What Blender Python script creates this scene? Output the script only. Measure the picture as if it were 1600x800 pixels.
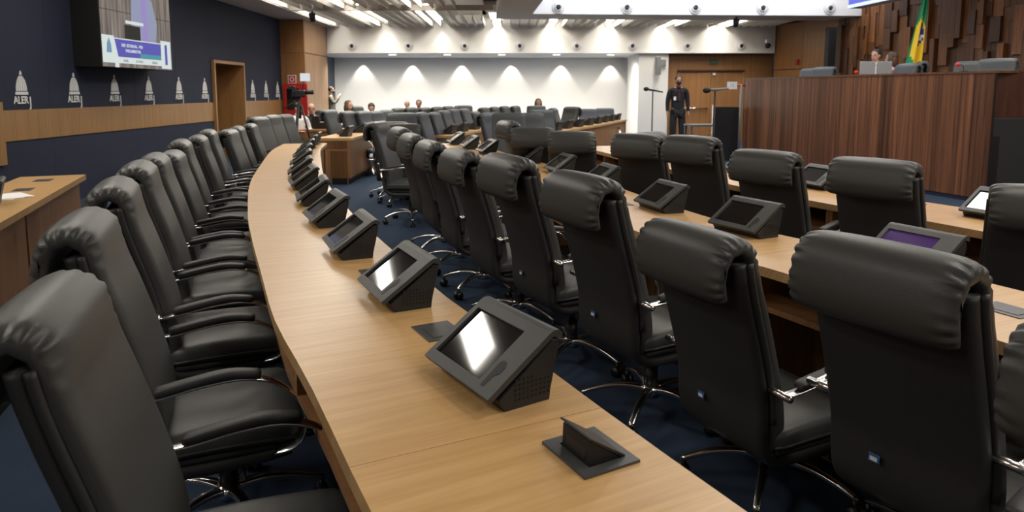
import bpy, bmesh, math, random
from mathutils import Vector, Matrix, Euler
from mathutils.geometry import tessellate_polygon

for _o in list(bpy.data.objects):
    bpy.data.objects.remove(_o, do_unlink=True)
random.seed(7)
S = bpy.context.scene
COL = S.collection
PI = math.pi
R = math.radians

# ------------------------------------------------------------------ camera
FPX = 1080.0
PITCH = R(6.6)
CAMH = 1.5
cam_d = bpy.data.cameras.new('camera')
cam = bpy.data.objects.new('camera', cam_d)
COL.objects.link(cam)
cam.location = (0, 0, CAMH)
cam.rotation_euler = (PI / 2 - PITCH, 0, 0)
cam_d.sensor_width = 36
cam_d.lens = 36 * FPX / 1600
cam_d.shift_x = 2 / 1600
cam_d.shift_y = -133 / 1600
cam_d.clip_end = 100
cam_d.dof.use_dof = True
cam_d.dof.focus_distance = 2.3
cam_d.dof.aperture_fstop = 6.3
S.camera = cam

# ------------------------------------------------------------------ world, exposure
S.view_settings.view_transform = 'Standard'
S.view_settings.look = 'None'
S.view_settings.gamma = 1
S.view_settings.exposure = 0.12
w = bpy.data.worlds.new('world')
S.world = w
w.use_nodes = True
w.node_tree.nodes['Background'].inputs[0].default_value = (0.5, 0.5, 0.55, 1)
w.node_tree.nodes['Background'].inputs[1].default_value = 0.02

def area(name, loc, size, energy, col, rot=(0, 0, 0), spread=180):
    d = bpy.data.lights.new(name, 'AREA')
    d.shape = 'RECTANGLE'
    d.size, d.size_y = size
    d.energy = energy
    d.color = col
    d.spread = R(spread)
    o = bpy.data.objects.new(name, d)
    o.location = loc
    o.rotation_euler = rot
    COL.objects.link(o)
    return o

def spot(name, loc, energy, col, angle, rot=(0, 0, 0), blend=0.3, rad=0.03):
    d = bpy.data.lights.new(name, 'SPOT')
    d.energy = energy
    d.color = col
    d.spot_size = R(angle)
    d.spot_blend = blend
    d.shadow_soft_size = rad
    o = bpy.data.objects.new(name, d)
    o.location = loc
    o.rotation_euler = rot
    COL.objects.link(o)
    return o

WARM = (1.0, 0.88, 0.72)
NEUT = (1.0, 0.94, 0.84)
COOL = (0.93, 0.96, 1.0)
# luminaires in the raised ceiling over the near part of the room
for i, gx in enumerate((1.9, 4.6, 7.3)):
    for j, gy in enumerate((-1.5, 2.5, 6.5, 10.5, 14.5)):
        area('ceiling_luminaire_light', (gx - 0.05 * (gy - 17), gy, 4.52), (0.9, 0.9), 62, COOL if j == 4 else NEUT)
# luminaires in the lower ceiling on the left
for gx in (-4.7, -2.75):
    for gy in (-2.2, 1.4, 5.0, 8.6, 11.3):
        area('ceiling_luminaire_light', (gx, gy, 3.42), (0.35, 1.5), 38 if gx > -4 else 26, NEUT)
# fixtures between the ceiling slats
FIX_X = [-3.6, -2.0, -0.4, 1.2, 2.8, 4.4, 6.0]
for gx in FIX_X:
    if gx < -1.5:
        area('slat_fixture_light', (gx, 18.3, 3.47), (0.28, 3.2), 62, NEUT)
        area('slat_fixture_light', (gx, 14.2, 3.47), (0.28, 2.8), 80, NEUT)
    else:
        area('slat_fixture_light', (gx, 19.35, 3.47), (0.28, 1.7), 32, NEUT)
    spot('fascia_washer', (gx, 20.32, 3.34), 13, NEUT, 84, (R(4), 0, 0), 0.5)
for k in range(-3, 3):
    spot('wall_washer', (0.02 + 1.66 * k, 23.3, 2.585), 62, NEUT, 76, (R(2), 0, 0), 0.45)
    spot('downlight_lamp', (-0.257 + 1.64 * k, 20.9, 2.55), 290, NEUT, 160, (R(12), 0, 0), 0.9)
for k in (-5.0, 5.6, 7.0):
    spot('wall_washer', (k, 20.35 if k > 0 else 19.4, 2.62 if k > 0 else 3.3), 14, WARM, 70, (R(8), 0, 0), 0.5)
for gx in (2.2, 4.9, 7.6):  # unseen fill lights, added to brighten the white coffer face
    area('coffer_face_fill', (gx, 15.9 + gx * 0.04, 4.5), (2.4, 0.15), 24, COOL, (R(55), 0, 0))
# accent lights over the podium's timber relief
for k in (15.8, 13.4, 11.0, 8.6):
    spot('relief_washer', (8.1 + (18.1 - k) * 0.296 - 0.9, k, 4.5), 120, WARM, 95, (0, R(32), 0), 0.6, 0.08)

# ------------------------------------------------------------------ materials
def mat(name, col, rough=0.5, metal=0.0, bump=0.0, bscale=200.0, spec=0.5, var=0.0, coat=0.0, emit=None, estr=1.0):
    m = bpy.data.materials.new(name)
    m.use_nodes = True
    nt = m.node_tree
    b = nt.nodes['Principled BSDF']
    b.inputs['Base Color'].default_value = (*col, 1)
    b.inputs['Roughness'].default_value = rough
    b.inputs['Metallic'].default_value = metal
    b.inputs['Specular IOR Level'].default_value = spec
    b.inputs['Coat Weight'].default_value = coat
    if emit:
        b.inputs['Emission Color'].default_value = (*emit, 1)
        b.inputs['Emission Strength'].default_value = estr
    tc = nt.nodes.new('ShaderNodeTexCoord')
    n = nt.nodes.new('ShaderNodeTexNoise')
    n.inputs['Scale'].default_value = bscale
    n.inputs['Detail'].default_value = 4
    nt.links.new(tc.outputs['Object'], n.inputs['Vector'])
    if bump:
        bp = nt.nodes.new('ShaderNodeBump')
        bp.inputs['Strength'].default_value = bump
        bp.inputs['Distance'].default_value = 0.002
        nt.links.new(n.outputs['Fac'], bp.inputs['Height'])
        nt.links.new(bp.outputs['Normal'], b.inputs['Normal'])
    if var:
        mx = nt.nodes.new('ShaderNodeMix')
        mx.data_type = 'RGBA'
        mx.inputs[6].default_value = (*[c * (1 - var) for c in col], 1)
        mx.inputs[7].default_value = (*[min(1, c * (1 + var)) for c in col], 1)
        nt.links.new(n.outputs['Fac'], mx.inputs[0])
        nt.links.new(mx.outputs[2], b.inputs['Base Color'])
    return m

def wood(name, c1, c2, scale=(1, 1, 1), uv=False, rough=0.4, rand=0.15, contrast=(0.3, 0.7), coat=0.0, band=None):
    m = bpy.data.materials.new(name)
    m.use_nodes = True
    nt = m.node_tree
    L = nt.links.new
    b = nt.nodes['Principled BSDF']
    b.inputs['Roughness'].default_value = rough
    b.inputs['Coat Weight'].default_value = coat
    b.inputs['Coat Roughness'].default_value = 0.2
    tc = nt.nodes.new('ShaderNodeTexCoord')
    mp = nt.nodes.new('ShaderNodeMapping')
    mp.inputs['Scale'].default_value = scale
    oi = nt.nodes.new('ShaderNodeObjectInfo')
    ad = nt.nodes.new('ShaderNodeVectorMath')
    ad.operation = 'ADD'
    sc = nt.nodes.new('ShaderNodeMath')
    sc.operation = 'MULTIPLY'
    sc.inputs[1].default_value = 40.0 if rand else 0.0
    L(oi.outputs['Random'], sc.inputs[0])
    L(tc.outputs['UV' if uv else 'Object'], mp.inputs['Vector'])
    L(mp.outputs['Vector'], ad.inputs[0])
    L(sc.outputs[0], ad.inputs[1])
    n1 = nt.nodes.new('ShaderNodeTexNoise')
    n1.inputs['Scale'].default_value = 1
    n1.inputs['Detail'].default_value = 7
    n1.inputs['Roughness'].default_value = 0.62
    n1.inputs['Distortion'].default_value = 0.6
    L(ad.outputs[0], n1.inputs['Vector'])
    r = nt.nodes.new('ShaderNodeValToRGB')
    r.color_ramp.elements[0].position = contrast[0]
    r.color_ramp.elements[1].position = contrast[1]
    r.color_ramp.elements[0].color = (*c1, 1)
    r.color_ramp.elements[1].color = (*c2, 1)
    L(n1.outputs['Fac'], r.inputs[0])
    hs = nt.nodes.new('ShaderNodeHueSaturation')
    mr = nt.nodes.new('ShaderNodeMapRange')
    mr.inputs[3].default_value = 1 - rand
    mr.inputs[4].default_value = 1 + rand
    L(oi.outputs['Random'], mr.inputs[0])
    L(mr.outputs[0], hs.inputs['Value'])
    L(r.outputs[0], hs.inputs['Color'])
    L(hs.outputs[0], b.inputs['Base Color'])
    bp = nt.nodes.new('ShaderNodeBump')
    bp.inputs['Strength'].default_value = 0.12
    bp.inputs['Distance'].default_value = 0.001
    L(n1.outputs['Fac'], bp.inputs['Height'])
    L(bp.outputs['Normal'], b.inputs['Normal'])
    return m

def emis(name, col, s=1.0):
    m = bpy.data.materials.new(name)
    m.use_nodes = True
    nt = m.node_tree
    nt.nodes.remove(nt.nodes['Principled BSDF'])
    e = nt.nodes.new('ShaderNodeEmission')
    e.inputs[0].default_value = (*col, 1)
    e.inputs[1].default_value = s
    nt.links.new(e.outputs[0], nt.nodes['Material Output'].inputs[0])
    return m

M = {}
M['leather'] = mat('black_leatherette', (0.048, 0.049, 0.047), 0.42, bump=0.25, bscale=420, spec=0.45)
M['leather_dark'] = mat('black_leatherette_shell', (0.03, 0.03, 0.03), 0.5, bump=0.25, bscale=420, spec=0.4)
M['chair_grey'] = mat('blue_grey_leatherette', (0.062, 0.070, 0.078), 0.5, bump=0.2, bscale=300, spec=0.45)
M['chrome'] = mat('chrome', (0.82, 0.81, 0.79), 0.2, 1.0)
M['plastic'] = mat('black_plastic', (0.012, 0.012, 0.013), 0.4)
M['console'] = mat('charcoal_console_plastic', (0.045, 0.046, 0.046), 0.45, bump=0.3, bscale=900)
M['console_side'] = mat('black_console_body', (0.016, 0.016, 0.017), 0.5, bump=0.3, bscale=900)
M['glass'] = mat('dark_screen_glass', (0.006, 0.006, 0.007), 0.06, spec=0.8)
M['glass_lit'] = mat('standby_screen_glass', (0.01, 0.006, 0.02), 0.1, spec=0.6, emit=(0.06, 0.02, 0.12), estr=0.6)
M['port'] = mat('grey_port_plate', (0.075, 0.075, 0.075), 0.4, metal=0.3)
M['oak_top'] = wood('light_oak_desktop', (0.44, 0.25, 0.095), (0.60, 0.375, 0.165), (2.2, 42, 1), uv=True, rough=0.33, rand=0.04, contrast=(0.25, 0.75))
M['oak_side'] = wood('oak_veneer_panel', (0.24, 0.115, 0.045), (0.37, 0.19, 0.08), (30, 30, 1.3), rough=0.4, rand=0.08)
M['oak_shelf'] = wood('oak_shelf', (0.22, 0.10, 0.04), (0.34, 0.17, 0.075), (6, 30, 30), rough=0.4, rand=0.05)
M['oak_wall'] = wood('oak_wall_trim', (0.225, 0.115, 0.038), (0.32, 0.172, 0.062), (14, 14, 0.9), rough=0.42, rand=0.04)
M['oak_pale'] = wood('oak_wall_cladding', (0.27, 0.15, 0.07), (0.36, 0.21, 0.11), (8, 8, 0.6), rough=0.42, rand=0.1)
M['oak_door'] = wood('oak_door', (0.24, 0.11, 0.035), (0.33, 0.16, 0.055), (14, 14, 0.6), rough=0.42, rand=0.06)
M['podium'] = wood('dark_rosewood_veneer', (0.028, 0.013, 0.009), (0.27, 0.11, 0.052), (24, 24, 0.45), rough=0.36, rand=0.32, contrast=(0.3, 0.75))
M['podium_top'] = wood('rosewood_ledge', (0.09, 0.035, 0.02), (0.19, 0.085, 0.045), (10, 10, 10), rough=0.35, rand=0.05)
M['podium_red'] = wood('dark_red_wood', (0.035, 0.012, 0.008), (0.07, 0.025, 0.016), (12, 12, 1), rough=0.4, rand=0.1)
M['relief'] = wood('reclaimed_timber', (0.028, 0.011, 0.005), (0.24, 0.088, 0.022), (26, 26, 0.9), rough=0.5, rand=0.6, contrast=(0.2, 0.8))
M['relief_back'] = mat('relief_backing', (0.02, 0.009, 0.005), 0.7)
M['blue'] = mat('navy_wall_fabric', (0.0075, 0.0125, 0.033), 0.85, bump=0.5, bscale=350, var=0.25)
M['white'] = mat('white_wall_paint', (0.74, 0.73, 0.70), 0.75, bump=0.05, bscale=60)
M['whitecool'] = mat('white_coffer_paint', (0.84, 0.84, 0.85), 0.7)
M['beige'] = mat('beige_ceiling_paint', (0.50, 0.46, 0.41), 0.75)
M['slat'] = mat('ceiling_slat_paint', (0.55, 0.52, 0.47), 0.55)
M['base'] = mat('black_plinth', (0.008, 0.008, 0.01), 0.5)
M['carpet'] = mat('navy_carpet', (0.033, 0.050, 0.084), 0.95, bump=0.9, bscale=240, var=0.45, spec=0.1)
M['lamp'] = emis('lamp_diffuser', (1, 0.95, 0.86), 14)
M['lampsoft'] = emis('downlight_lens', (1, 0.95, 0.86), 5)
M['nozzle'] = mat('white_nozzle', (0.68, 0.68, 0.68), 0.4)
M['nozzle_dark'] = mat('nozzle_core', (0.02, 0.02, 0.02), 0.5)
M['logo'] = mat('silver_white_vinyl', (0.62, 0.62, 0.62), 0.5)
M['red'] = mat('red_paint', (0.42, 0.015, 0.015), 0.35)
M['redfoam'] = mat('red_foam', (0.6, 0.03, 0.03), 0.8)
M['sign'] = mat('white_sign', (0.75, 0.75, 0.75), 0.5)
M['black'] = mat('matt_black', (0.008, 0.008, 0.008), 0.6)
M['darkpanel'] = mat('dark_grey_acoustic_panel', (0.016, 0.016, 0.018), 0.8, bump=0.6, bscale=500)
M['smoke'] = mat('dark_glossy_panel', (0.02, 0.02, 0.022), 0.12, spec=0.6)
M['greyplastic'] = mat('grey_plastic', (0.17, 0.17, 0.17), 0.5)
M['table'] = mat('grey_table_laminate', (0.09, 0.10, 0.11), 0.4)
M['skin'] = mat('skin', (0.50, 0.28, 0.20), 0.5)
M['skin2'] = mat('skin_tan', (0.38, 0.20, 0.13), 0.5)
M['hair'] = mat('dark_hair', (0.012, 0.009, 0.007), 0.6, bump=0.6, bscale=150)
M['hairbrown'] = mat('brown_hair', (0.07, 0.035, 0.018), 0.6, bump=0.6, bscale=150)
M['suit'] = mat('black_suit_cloth', (0.010, 0.010, 0.013), 0.85, bump=0.3, bscale=300)
M['maroon'] = mat('maroon_shirt', (0.035, 0.008, 0.010), 0.8)
M['whitecloth'] = mat('white_cloth', (0.72, 0.72, 0.72), 0.85)
M['greycloth'] = mat('grey_olive_cloth', (0.13, 0.12, 0.09), 0.85)
M['pinkcloth'] = mat('pale_pink_cloth', (0.62, 0.42, 0.48), 0.85)
M['greencloth'] = mat('dark_green_cloth', (0.03, 0.05, 0.04), 0.85)
M['fgreen'] = mat('flag_green', (0.01, 0.26, 0.10), 0.7)
M['fyellow'] = mat('flag_yellow', (0.80, 0.55, 0.02), 0.7)
M['fblue'] = mat('flag_blue', (0.03, 0.05, 0.28), 0.7)
M['silver'] = mat('silver_monitor_back', (0.30, 0.31, 0.33), 0.35, metal=0.3)
M['paper'] = mat('paper', (0.8, 0.8, 0.8), 0.7)
M['bluepen'] = mat('blue_plastic', (0.03, 0.06, 0.3), 0.4)
M['stickblue'] = mat('blue_tag_print', (0.03, 0.12, 0.30), 0.4)

# ------------------------------------------------------------------ helpers
def link(name, me, m=None, parent=None, smooth=False):
    if m is not None and not me.materials:
        for mm in (m if isinstance(m, (list, tuple)) else [m]):
            me.materials.append(mm)
    if smooth:
        for p in me.polygons:
            p.use_smooth = True
    o = bpy.data.objects.new(name, me)
    COL.objects.link(o)
    if parent:
        o.parent = parent
    return o

def from_bm(name, bm, m, parent=None, smooth=False):
    me = bpy.data.meshes.new(name)
    bmesh.ops.recalc_face_normals(bm, faces=bm.faces)
    bm.to_mesh(me)
    bm.free()
    return link(name, me, m, parent, smooth)

def thing(name, label, cat, loc=(0, 0, 0), rz=0.0, group=None):
    o = bpy.data.objects.new(name, None)
    o.empty_display_size = 0.1
    COL.objects.link(o)
    o.location = loc
    o.rotation_euler = (0, 0, rz)
    o['label'] = label
    o['category'] = cat
    if group:
        o['group'] = group
    return o

def tag(o, label, cat, group=None):
    o['label'] = label
    o['category'] = cat
    if group:
        o['group'] = group
    return o

def struct(o):
    o['kind'] = 'structure'
    return o

def add_box(bm, c, s, r=0.0, seg=2, mtx=None):
    res = bmesh.ops.create_cube(bm, size=1.0)
    vs = res['verts']
    for v in vs:
        v.co = Vector((v.co.x * s[0], v.co.y * s[1], v.co.z * s[2]))
    if r > 0:
        es = set()
        for v in vs:
            for e in v.link_edges:
                es.add(e)
        rr = bmesh.ops.bevel(bm, geom=list(es), offset=r, segments=seg, profile=0.5, affect='EDGES')
        vs = set(vs)
        for f in rr['faces']:
            for v in f.verts:
                vs.add(v)
        # collect the connected island
        stack = [next(v for v in vs if v.is_valid)]
        seen = set(stack)
        while stack:
            v = stack.pop()
            for e in v.link_edges:
                o = e.other_vert(v)
                if o not in seen:
                    seen.add(o)
                    stack.append(o)
        vs = list(seen)
    T = Matrix.Translation(Vector(c))
    if mtx is not None:
        T = T @ mtx
    for v in vs:
        v.co = T @ v.co

def box(name, c, s, m, parent=None, r=0.0, seg=2, mtx=None, smooth=False):
    bm = bmesh.new()
    add_box(bm, c, s, r, seg, mtx)
    return from_bm(name, bm, m, parent, smooth)

def add_loft(bm, rings, close_ring=True, cap=True, close_path=False):
    vr = [[bm.verts.new(p) for p in ring] for ring in rings]
    n = len(rings[0])
    K = len(vr)
    for i in range(K if close_path else K - 1):
        a, b = vr[i], vr[(i + 1) % K]
        for j in range(n if close_ring else n - 1):
            k = (j + 1) % n
            try:
                bm.faces.new((a[j], a[k], b[k], b[j]))
            except ValueError:
                pass
    if cap and close_ring and not close_path:
        for q in (vr[0], vr[-1]):
            try:
                bm.faces.new(q)
            except ValueError:
                pass

def add_tube(bm, pts, rad, seg=8, rads=None, flat=None):
    """sweep a circle (or a rectangle given by flat=(w,h)) along pts"""
    pts = [Vector(p) for p in pts]
    rings = []
    up0 = Vector((0, 0, 1))
    last = None
    for i, p in enumerate(pts):
        a = pts[max(i - 1, 0)]
        b = pts[min(i + 1, len(pts) - 1)]
        t = (b - a).normalized()
        if last is None:
            s = t.cross(up0)
            if s.length < 1e-3:
                s = t.cross(Vector((1, 0, 0)))
        else:
            s = last - t * last.dot(t)
        s.normalize()
        last = s
        u = s.cross(t)
        if flat:
            w_, h_ = flat[0] / 2, flat[1] / 2
            k = 0.7
            prof = [(w_, h_ * k), (w_ * 0.85, h_), (-w_ * 0.85, h_), (-w_, h_ * k), (-w_, -h_ * k), (-w_ * 0.85, -h_), (w_ * 0.85, -h_), (w_, -h_ * k)]
            f = rads[i] if rads else 1
            rings.append([p + s * x * f + u * y * f for x, y in prof])
        else:
            r_ = rads[i] if rads else rad
            rings.append([p + (s * math.cos(q) + u * math.sin(q)) * r_ for q in [2 * PI * k / seg for k in range(seg)]])
    add_loft(bm, rings)

def tube(name, pts, rad, m, parent=None, seg=8, rads=None, flat=None):
    bm = bmesh.new()
    add_tube(bm, pts, rad, seg, rads, flat)
    return from_bm(name, bm, m, parent, True)

def add_cyl(bm, c0, c1, r0, r1=None, seg=16):
    add_tube(bm, [c0, c1], r0, seg, rads=[r0, r0 if r1 is None else r1])

def spline(pts, n=6):
    pts = [Vector(p) for p in pts]
    out = []
    for i in range(len(pts) - 1):
        p0 = pts[max(i - 1, 0)]
        p1, p2 = pts[i], pts[i + 1]
        p3 = pts[min(i + 2, len(pts) - 1)]
        for k in range(n):
            t = k / n
            out.append(0.5 * ((2 * p1) + (p2 - p0) * t + (2 * p0 - 5 * p1 + 4 * p2 - p3) * t * t + (3 * p1 - p0 - 3 * p2 + p3) * t ** 3))
    out.append(pts[-1])
    return out

def prism(name, poly, z0, z1, m, parent=None, uv_dir=None):
    """vertical prism over an XY polygon"""
    bm = bmesh.new()
    a = [bm.verts.new((p[0], p[1], z0)) for p in poly]
    b = [bm.verts.new((p[0], p[1], z1)) for p in poly]
    n = len(poly)
    bm.faces.new(a[::-1])
    bm.faces.new(b)
    for i in range(n):
        j = (i + 1) % n
        bm.faces.new((a[i], a[j], b[j], b[i]))
    if uv_dir:
        uvl = bm.loops.layers.uv.new('UVMap')
        (ox, oy), (dx, dy) = uv_dir
        for f in bm.faces:
            for l in f.loops:
                x, y = l.vert.co.x - ox, l.vert.co.y - oy
                l[uvl].uv = (x * dx + y * dy, -x * dy + y * dx + l.vert.co.z * 0.7)
    return from_bm(name, bm, m, parent)

def ghost(o, skip=(), keep_names=None, parent=None):
    """copy an object and its children"""
    c = o.copy()
    COL.objects.link(c)
    if parent:
        c.parent = parent
    for ch in KIDS.get(o.name, []):
        if ch.name.split('.')[0] in skip:
            continue
        ghost(ch, skip, None, c)
    return c

KIDS = {}
def index_kids(root):
    KIDS[root.name] = [c for c in root.children]
    for c in root.children:
        index_kids(c)

def text_mesh(name, body, size, m, parent, depth=0.004, bold=False):
    cu = bpy.data.curves.new(name, 'FONT')
    cu.body = body
    cu.size = size
    cu.extrude = depth
    cu.align_x = 'CENTER'
    if bold:
        cu.offset = size * 0.025
    cu.resolution_u = 3
    tmp = bpy.data.objects.new(name + '_src', cu)
    COL.objects.link(tmp)
    dg = bpy.context.evaluated_depsgraph_get()
    me = bpy.data.meshes.new_from_object(tmp.evaluated_get(dg))
    bpy.data.objects.remove(tmp, do_unlink=True)
    me.materials.clear()
    return link(name, me, m, parent)

# ray helper: where the eye line through a photo pixel meets depth Y (all placed as real points)
_c, _s = math.cos(PITCH), math.sin(PITCH)
def at_y(px, py, Y):
    xc = (px - 798) / FPX
    yc = (267 - py) / FPX
    d = (xc, _c + yc * _s, -_s + yc * _c)
    t = Y / d[1]
    return d[0] * t, CAMH + d[2] * t

# ================================================================== ROOM SHELL
struct(box('floor', (1.5, 8, -0.05), (18, 34, 0.1), M['carpet']))
# left wall: navy fabric panels (children), oak band, door
WX = -6.0
wl = struct(box('wall_left', (WX - 0.16, 3.05, 1.75), (0.1, 21.9, 3.5), M['black']))
box('wall_section', (WX - 0.16, 16.95, 1.75), (0.1, 2.7, 3.5), M['black'], wl)
box('wall_section', (WX - 0.16, 14.8, 2.81), (0.1, 1.6, 1.38), M['black'], wl)
def wl_panel(y0, y1, z0, z1, m, name, dx=0.0, g=0.003):
    return box(name, (WX - 0.055 + dx, (y0 + y1) / 2, (z0 + z1) / 2), (0.11, y1 - y0 - g, z1 - z0 - g), m, wl)
DY0, DY1 = 14.0, 15.6
ys = [-7.8, -6, -4.5, -3, -1.5, 0, 1.6, 3.2, 4.8, 6.4, 8.04, 9.05, 11.1, 12.5, DY0]
for a, b in zip(ys[:-1], ys[1:]):
    wl_panel(a, b, 1.27, 3.5, M['blue'], 'fabric_panel')
    wl_panel(a, b, 0.0, 0.90, M['blue'], 'fabric_panel')
    wl_panel(a, b, 0.90, 1.27, M['oak_wall'], 'oak_band', 0.012, 0.001)
wl_panel(DY1, 18.3, 1.27, 3.5, M['blue'], 'fabric_panel')
wl_panel(DY1, 18.3, 0.0, 0.9, M['blue'], 'fabric_panel')
wl_panel(DY1, 18.3, 0.9, 1.27, M['oak_wall'], 'oak_band', 0.012, 0.001)
wl_panel(DY0, DY1, 2.12, 3.5, M['blue'], 'fabric_panel')
wl_panel(7.0, 8.03, 0.0, 0.9, M['oak_wall'], 'oak_band', 0.02)
for o in list(wl.children):
    if o.name.startswith('oak_band') and abs(o.bound_box[0][2] - 0.0015) < 0.01:
        bpy.data.objects.remove(o, do_unlink=True)
# oak upright at the left edge of the frame, below the band
box('oak_upright', (WX + 0.012, 8.07, 1.0), (0.05, 0.16, 0.74), M['oak_wall'], wl)
# door opening in the left wall
d1 = struct(box('door_1', (WX - 0.62, (DY0 + DY1) / 2, 1.05), (0.04, 1.56, 2.1), M['oak_door']))
for yy in (DY0 + 0.03, DY1 - 0.03):
    box('door_frame', (WX - 0.25, yy, 1.06), (0.62, 0.06, 2.12), M['oak_wall'], d1)
box('door_frame', (WX - 0.25, (DY0 + DY1) / 2, 2.09), (0.62, DY1 - DY0 - 0.12, 0.06), M['oak_wall'], d1)
box('door_handle', (WX - 0.585, DY1 - 0.5, 1.0), (0.03, 0.03, 0.25), M['chrome'], d1, 0.005)

# wood return at the far left (faces the room) and its side cladding
wc = struct(box('wall_far_left', (-5.75, 19.4, 1.75), (0.66, 2.2, 3.5), M['black']))
for k in range(1):
    box('cladding_panel', (-5.7, 18.27, 2.95), (0.64, 0.05, 0.9), M['oak_door'], wc)
    box('cladding_panel', (-5.7, 18.27, 1.25), (0.64, 0.05, 2.48), M['oak_door'], wc)
for a, b in ((18.3, 19.05), (19.06, 19.8), (19.81, 20.48)):
    box('cladding_panel', (-5.4, (a + b) / 2, 1.24), (0.05, b - a, 2.48), M['oak_pale'], wc)
for a, b in ((18.3, 19.4), (19.41, 20.48)):
    box('cladding_panel', (-5.4, (a + b) / 2, 3.0), (0.05, b - a, 1.0), M['oak_pale'], wc)

# fascia over the far end and the wall below and behind it
struct(box('trim_1', (1.18, 20.62, 3.15), (13.1, 0.24, 1.1), M['white']))
struct(box('ceiling_soffit', (-0.85, 22.1, 2.65), (10.1, 2.72, 0.1), M['white']))
struct(box('wall_back', (-0.85, 23.55, 1.3), (10.3, 0.1, 2.6), M['white']))
struct(box('wall_back_side', (-5.98, 22.0, 1.3), (0.1, 3.0, 2.6), mat('blue_grey_paint', (0.06, 0.08, 0.11), 0.6)))
struct(box('wall_pier', (4.22, 21.6, 1.3), (0.88, 1.9, 2.6), M['white']))
struct(box('baseboard_back', (-0.85, 23.48, 0.05), (10.0, 0.04, 0.1), M['white']))
struct(box('wall_door_side', (6.25, 21.05, 1.32), (3.18, 0.1, 2.64), M['black']))
dw = struct(box('door_2', (6.0, 20.98, 1.04), (1.98, 0.05, 2.08), M['oak_door']))
wdw = bpy.data.objects['wall_door_side']
box('cladding_panel', (4.84, 20.97, 1.3), (0.32, 0.06, 2.6), M['oak_door'], wdw)
box('cladding_panel', (7.42, 20.97, 1.3), (0.84, 0.06, 2.6), M['oak_door'], wdw)
box('cladding_panel', (6.0, 20.97, 2.36), (2.0, 0.06, 0.5), M['oak_door'], wdw)
for xx in (5.03, 6.97):
    box('door_frame', (xx, 20.94, 1.05), (0.05, 0.12, 2.1), M['oak_wall'], dw)
box('door_frame', (6.0, 20.92, 2.1), (2.0, 0.14, 0.05), M['podium_red'], dw)
for sx in (-1, 1):
    leaf = box('door_leaf', (6.0 + sx * 0.48, 20.93, 1.03), (0.95, 0.05, 2.06), M['oak_door'], dw)
    tube('push_bar', [(6.0 + sx * 0.08, 20.85, 0.98), (6.0 + sx * 0.86, 20.85, 0.98)], 0.022, M['chrome'], leaf)
box('door_closer', (6.08, 20.87, 2.0), (0.08, 0.06, 0.06), M['sign'], dw)

# right far wood wall and relief wall
def wall_seg(name, a, b, z0, z1, t, m, parent=None, out=0.0):
    a = Vector((a[0], a[1]))
    b = Vector((b[0], b[1]))
    d = (b - a)
    n = Vector((-d.y, d.x)).normalized()
    ang = math.atan2(d.y, d.x)
    c = (a + b) / 2 + n * (out + t / 2)
    return box(name, (c.x, c.y, (z0 + z1) / 2), (d.length, t, z1 - z0), m, parent, mtx=Matrix.Rotation(ang, 4, 'Z'))
RA, RB = (7.78, 20.6), (8.5, 18.15)
wr1 = struct(wall_seg('wall_far_right', RA, RB, 0, 3.6, 0.1, M['black']))
dA, dB = Vector(RA), Vector(RB)
for k, (f0, f1) in enumerate(((0, 0.48), (0.485, 1.0))):
    p0, p1 = dA.lerp(dB, f0), dA.lerp(dB, f1)
    wall_seg('cladding_panel', p0, p1, 2.12, 3.4, 0.03, M['oak_door'], wr1, -0.03)
    wall_seg('cladding_panel', p0, p1, 0, 2.1, 0.03, M['oak_door'], wr1, -0.03)
# timber relief
QA, QB = Vector((8.5, 18.1)), Vector((11.4, 8.3))
wr = struct(wall_seg('wall_right', QA, QB, 0, 4.7, 0.1, M['relief_back']))
QD = (QB - QA).normalized()
QL = (QB - QA).length
QN = Vector((-QD.y, QD.x))
if QN.x > 0:
    QNr = -QN
else:
    QNr = QN
rng = random.Random(11)
u = 0.0
cnt = 0
while u < QL - 0.05:
    fine = u < 5.6
    wd = rng.choice((0.07, 0.1, 0.13, 0.17, 0.22)) if fine else 0.34
    z = (1.45 if fine else 1.0) - rng.random() * 0.5
    while z < 4.6 and cnt < 298:
        hh = rng.choice((0.3, 0.5, 0.7, 0.95, 1.2)) if z < 3.6 and fine else 1.3
        if z + hh > 4.65:
            hh = 4.66 - z
        dp = rng.choice((0.02, 0.04, 0.06, 0.09, 0.13))
        c = QA + QD * (u + wd / 2) + QNr * (dp / 2)
        box('timber_block', (c.x, c.y, z + hh / 2), (wd - 0.006, dp, hh - 0.006), M['relief'], wr, mtx=Matrix.Rotation(math.atan2(QD.y, QD.x), 4, 'Z'))
        cnt += 1
        z += hh
    u += wd
# unseen enclosure
struct(box('wall_rear', (1.5, -8, 2.35), (18, 0.1, 4.7), M['white']))
struct(box('wall_right_near', (10.7, 0.0, 2.35), (0.1, 16.5, 4.7), M['oak_door']))

# ceilings
struct(box('ceiling', (-2.9, 3.0, 3.75), (6.4, 22.2, 0.1), M['beige']))
struct(box('ceiling_far', (3.9, 19.5, 3.75), (9.4, 2.6, 0.1), M['beige']))
struct(box('ceiling_far', (-3.4, 17.6, 3.75), (5.4, 6.4, 0.1), M['beige']))
# flat soffit strip on the left
struct(box('ceiling_border', (-5.55, 9.0, 3.52), (0.9, 23.2, 0.36), M['beige']))
struct(box('ceiling_border', (-2.6, 3.0, 3.52), (5.0, 18.4, 0.02), M['beige']))
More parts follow.
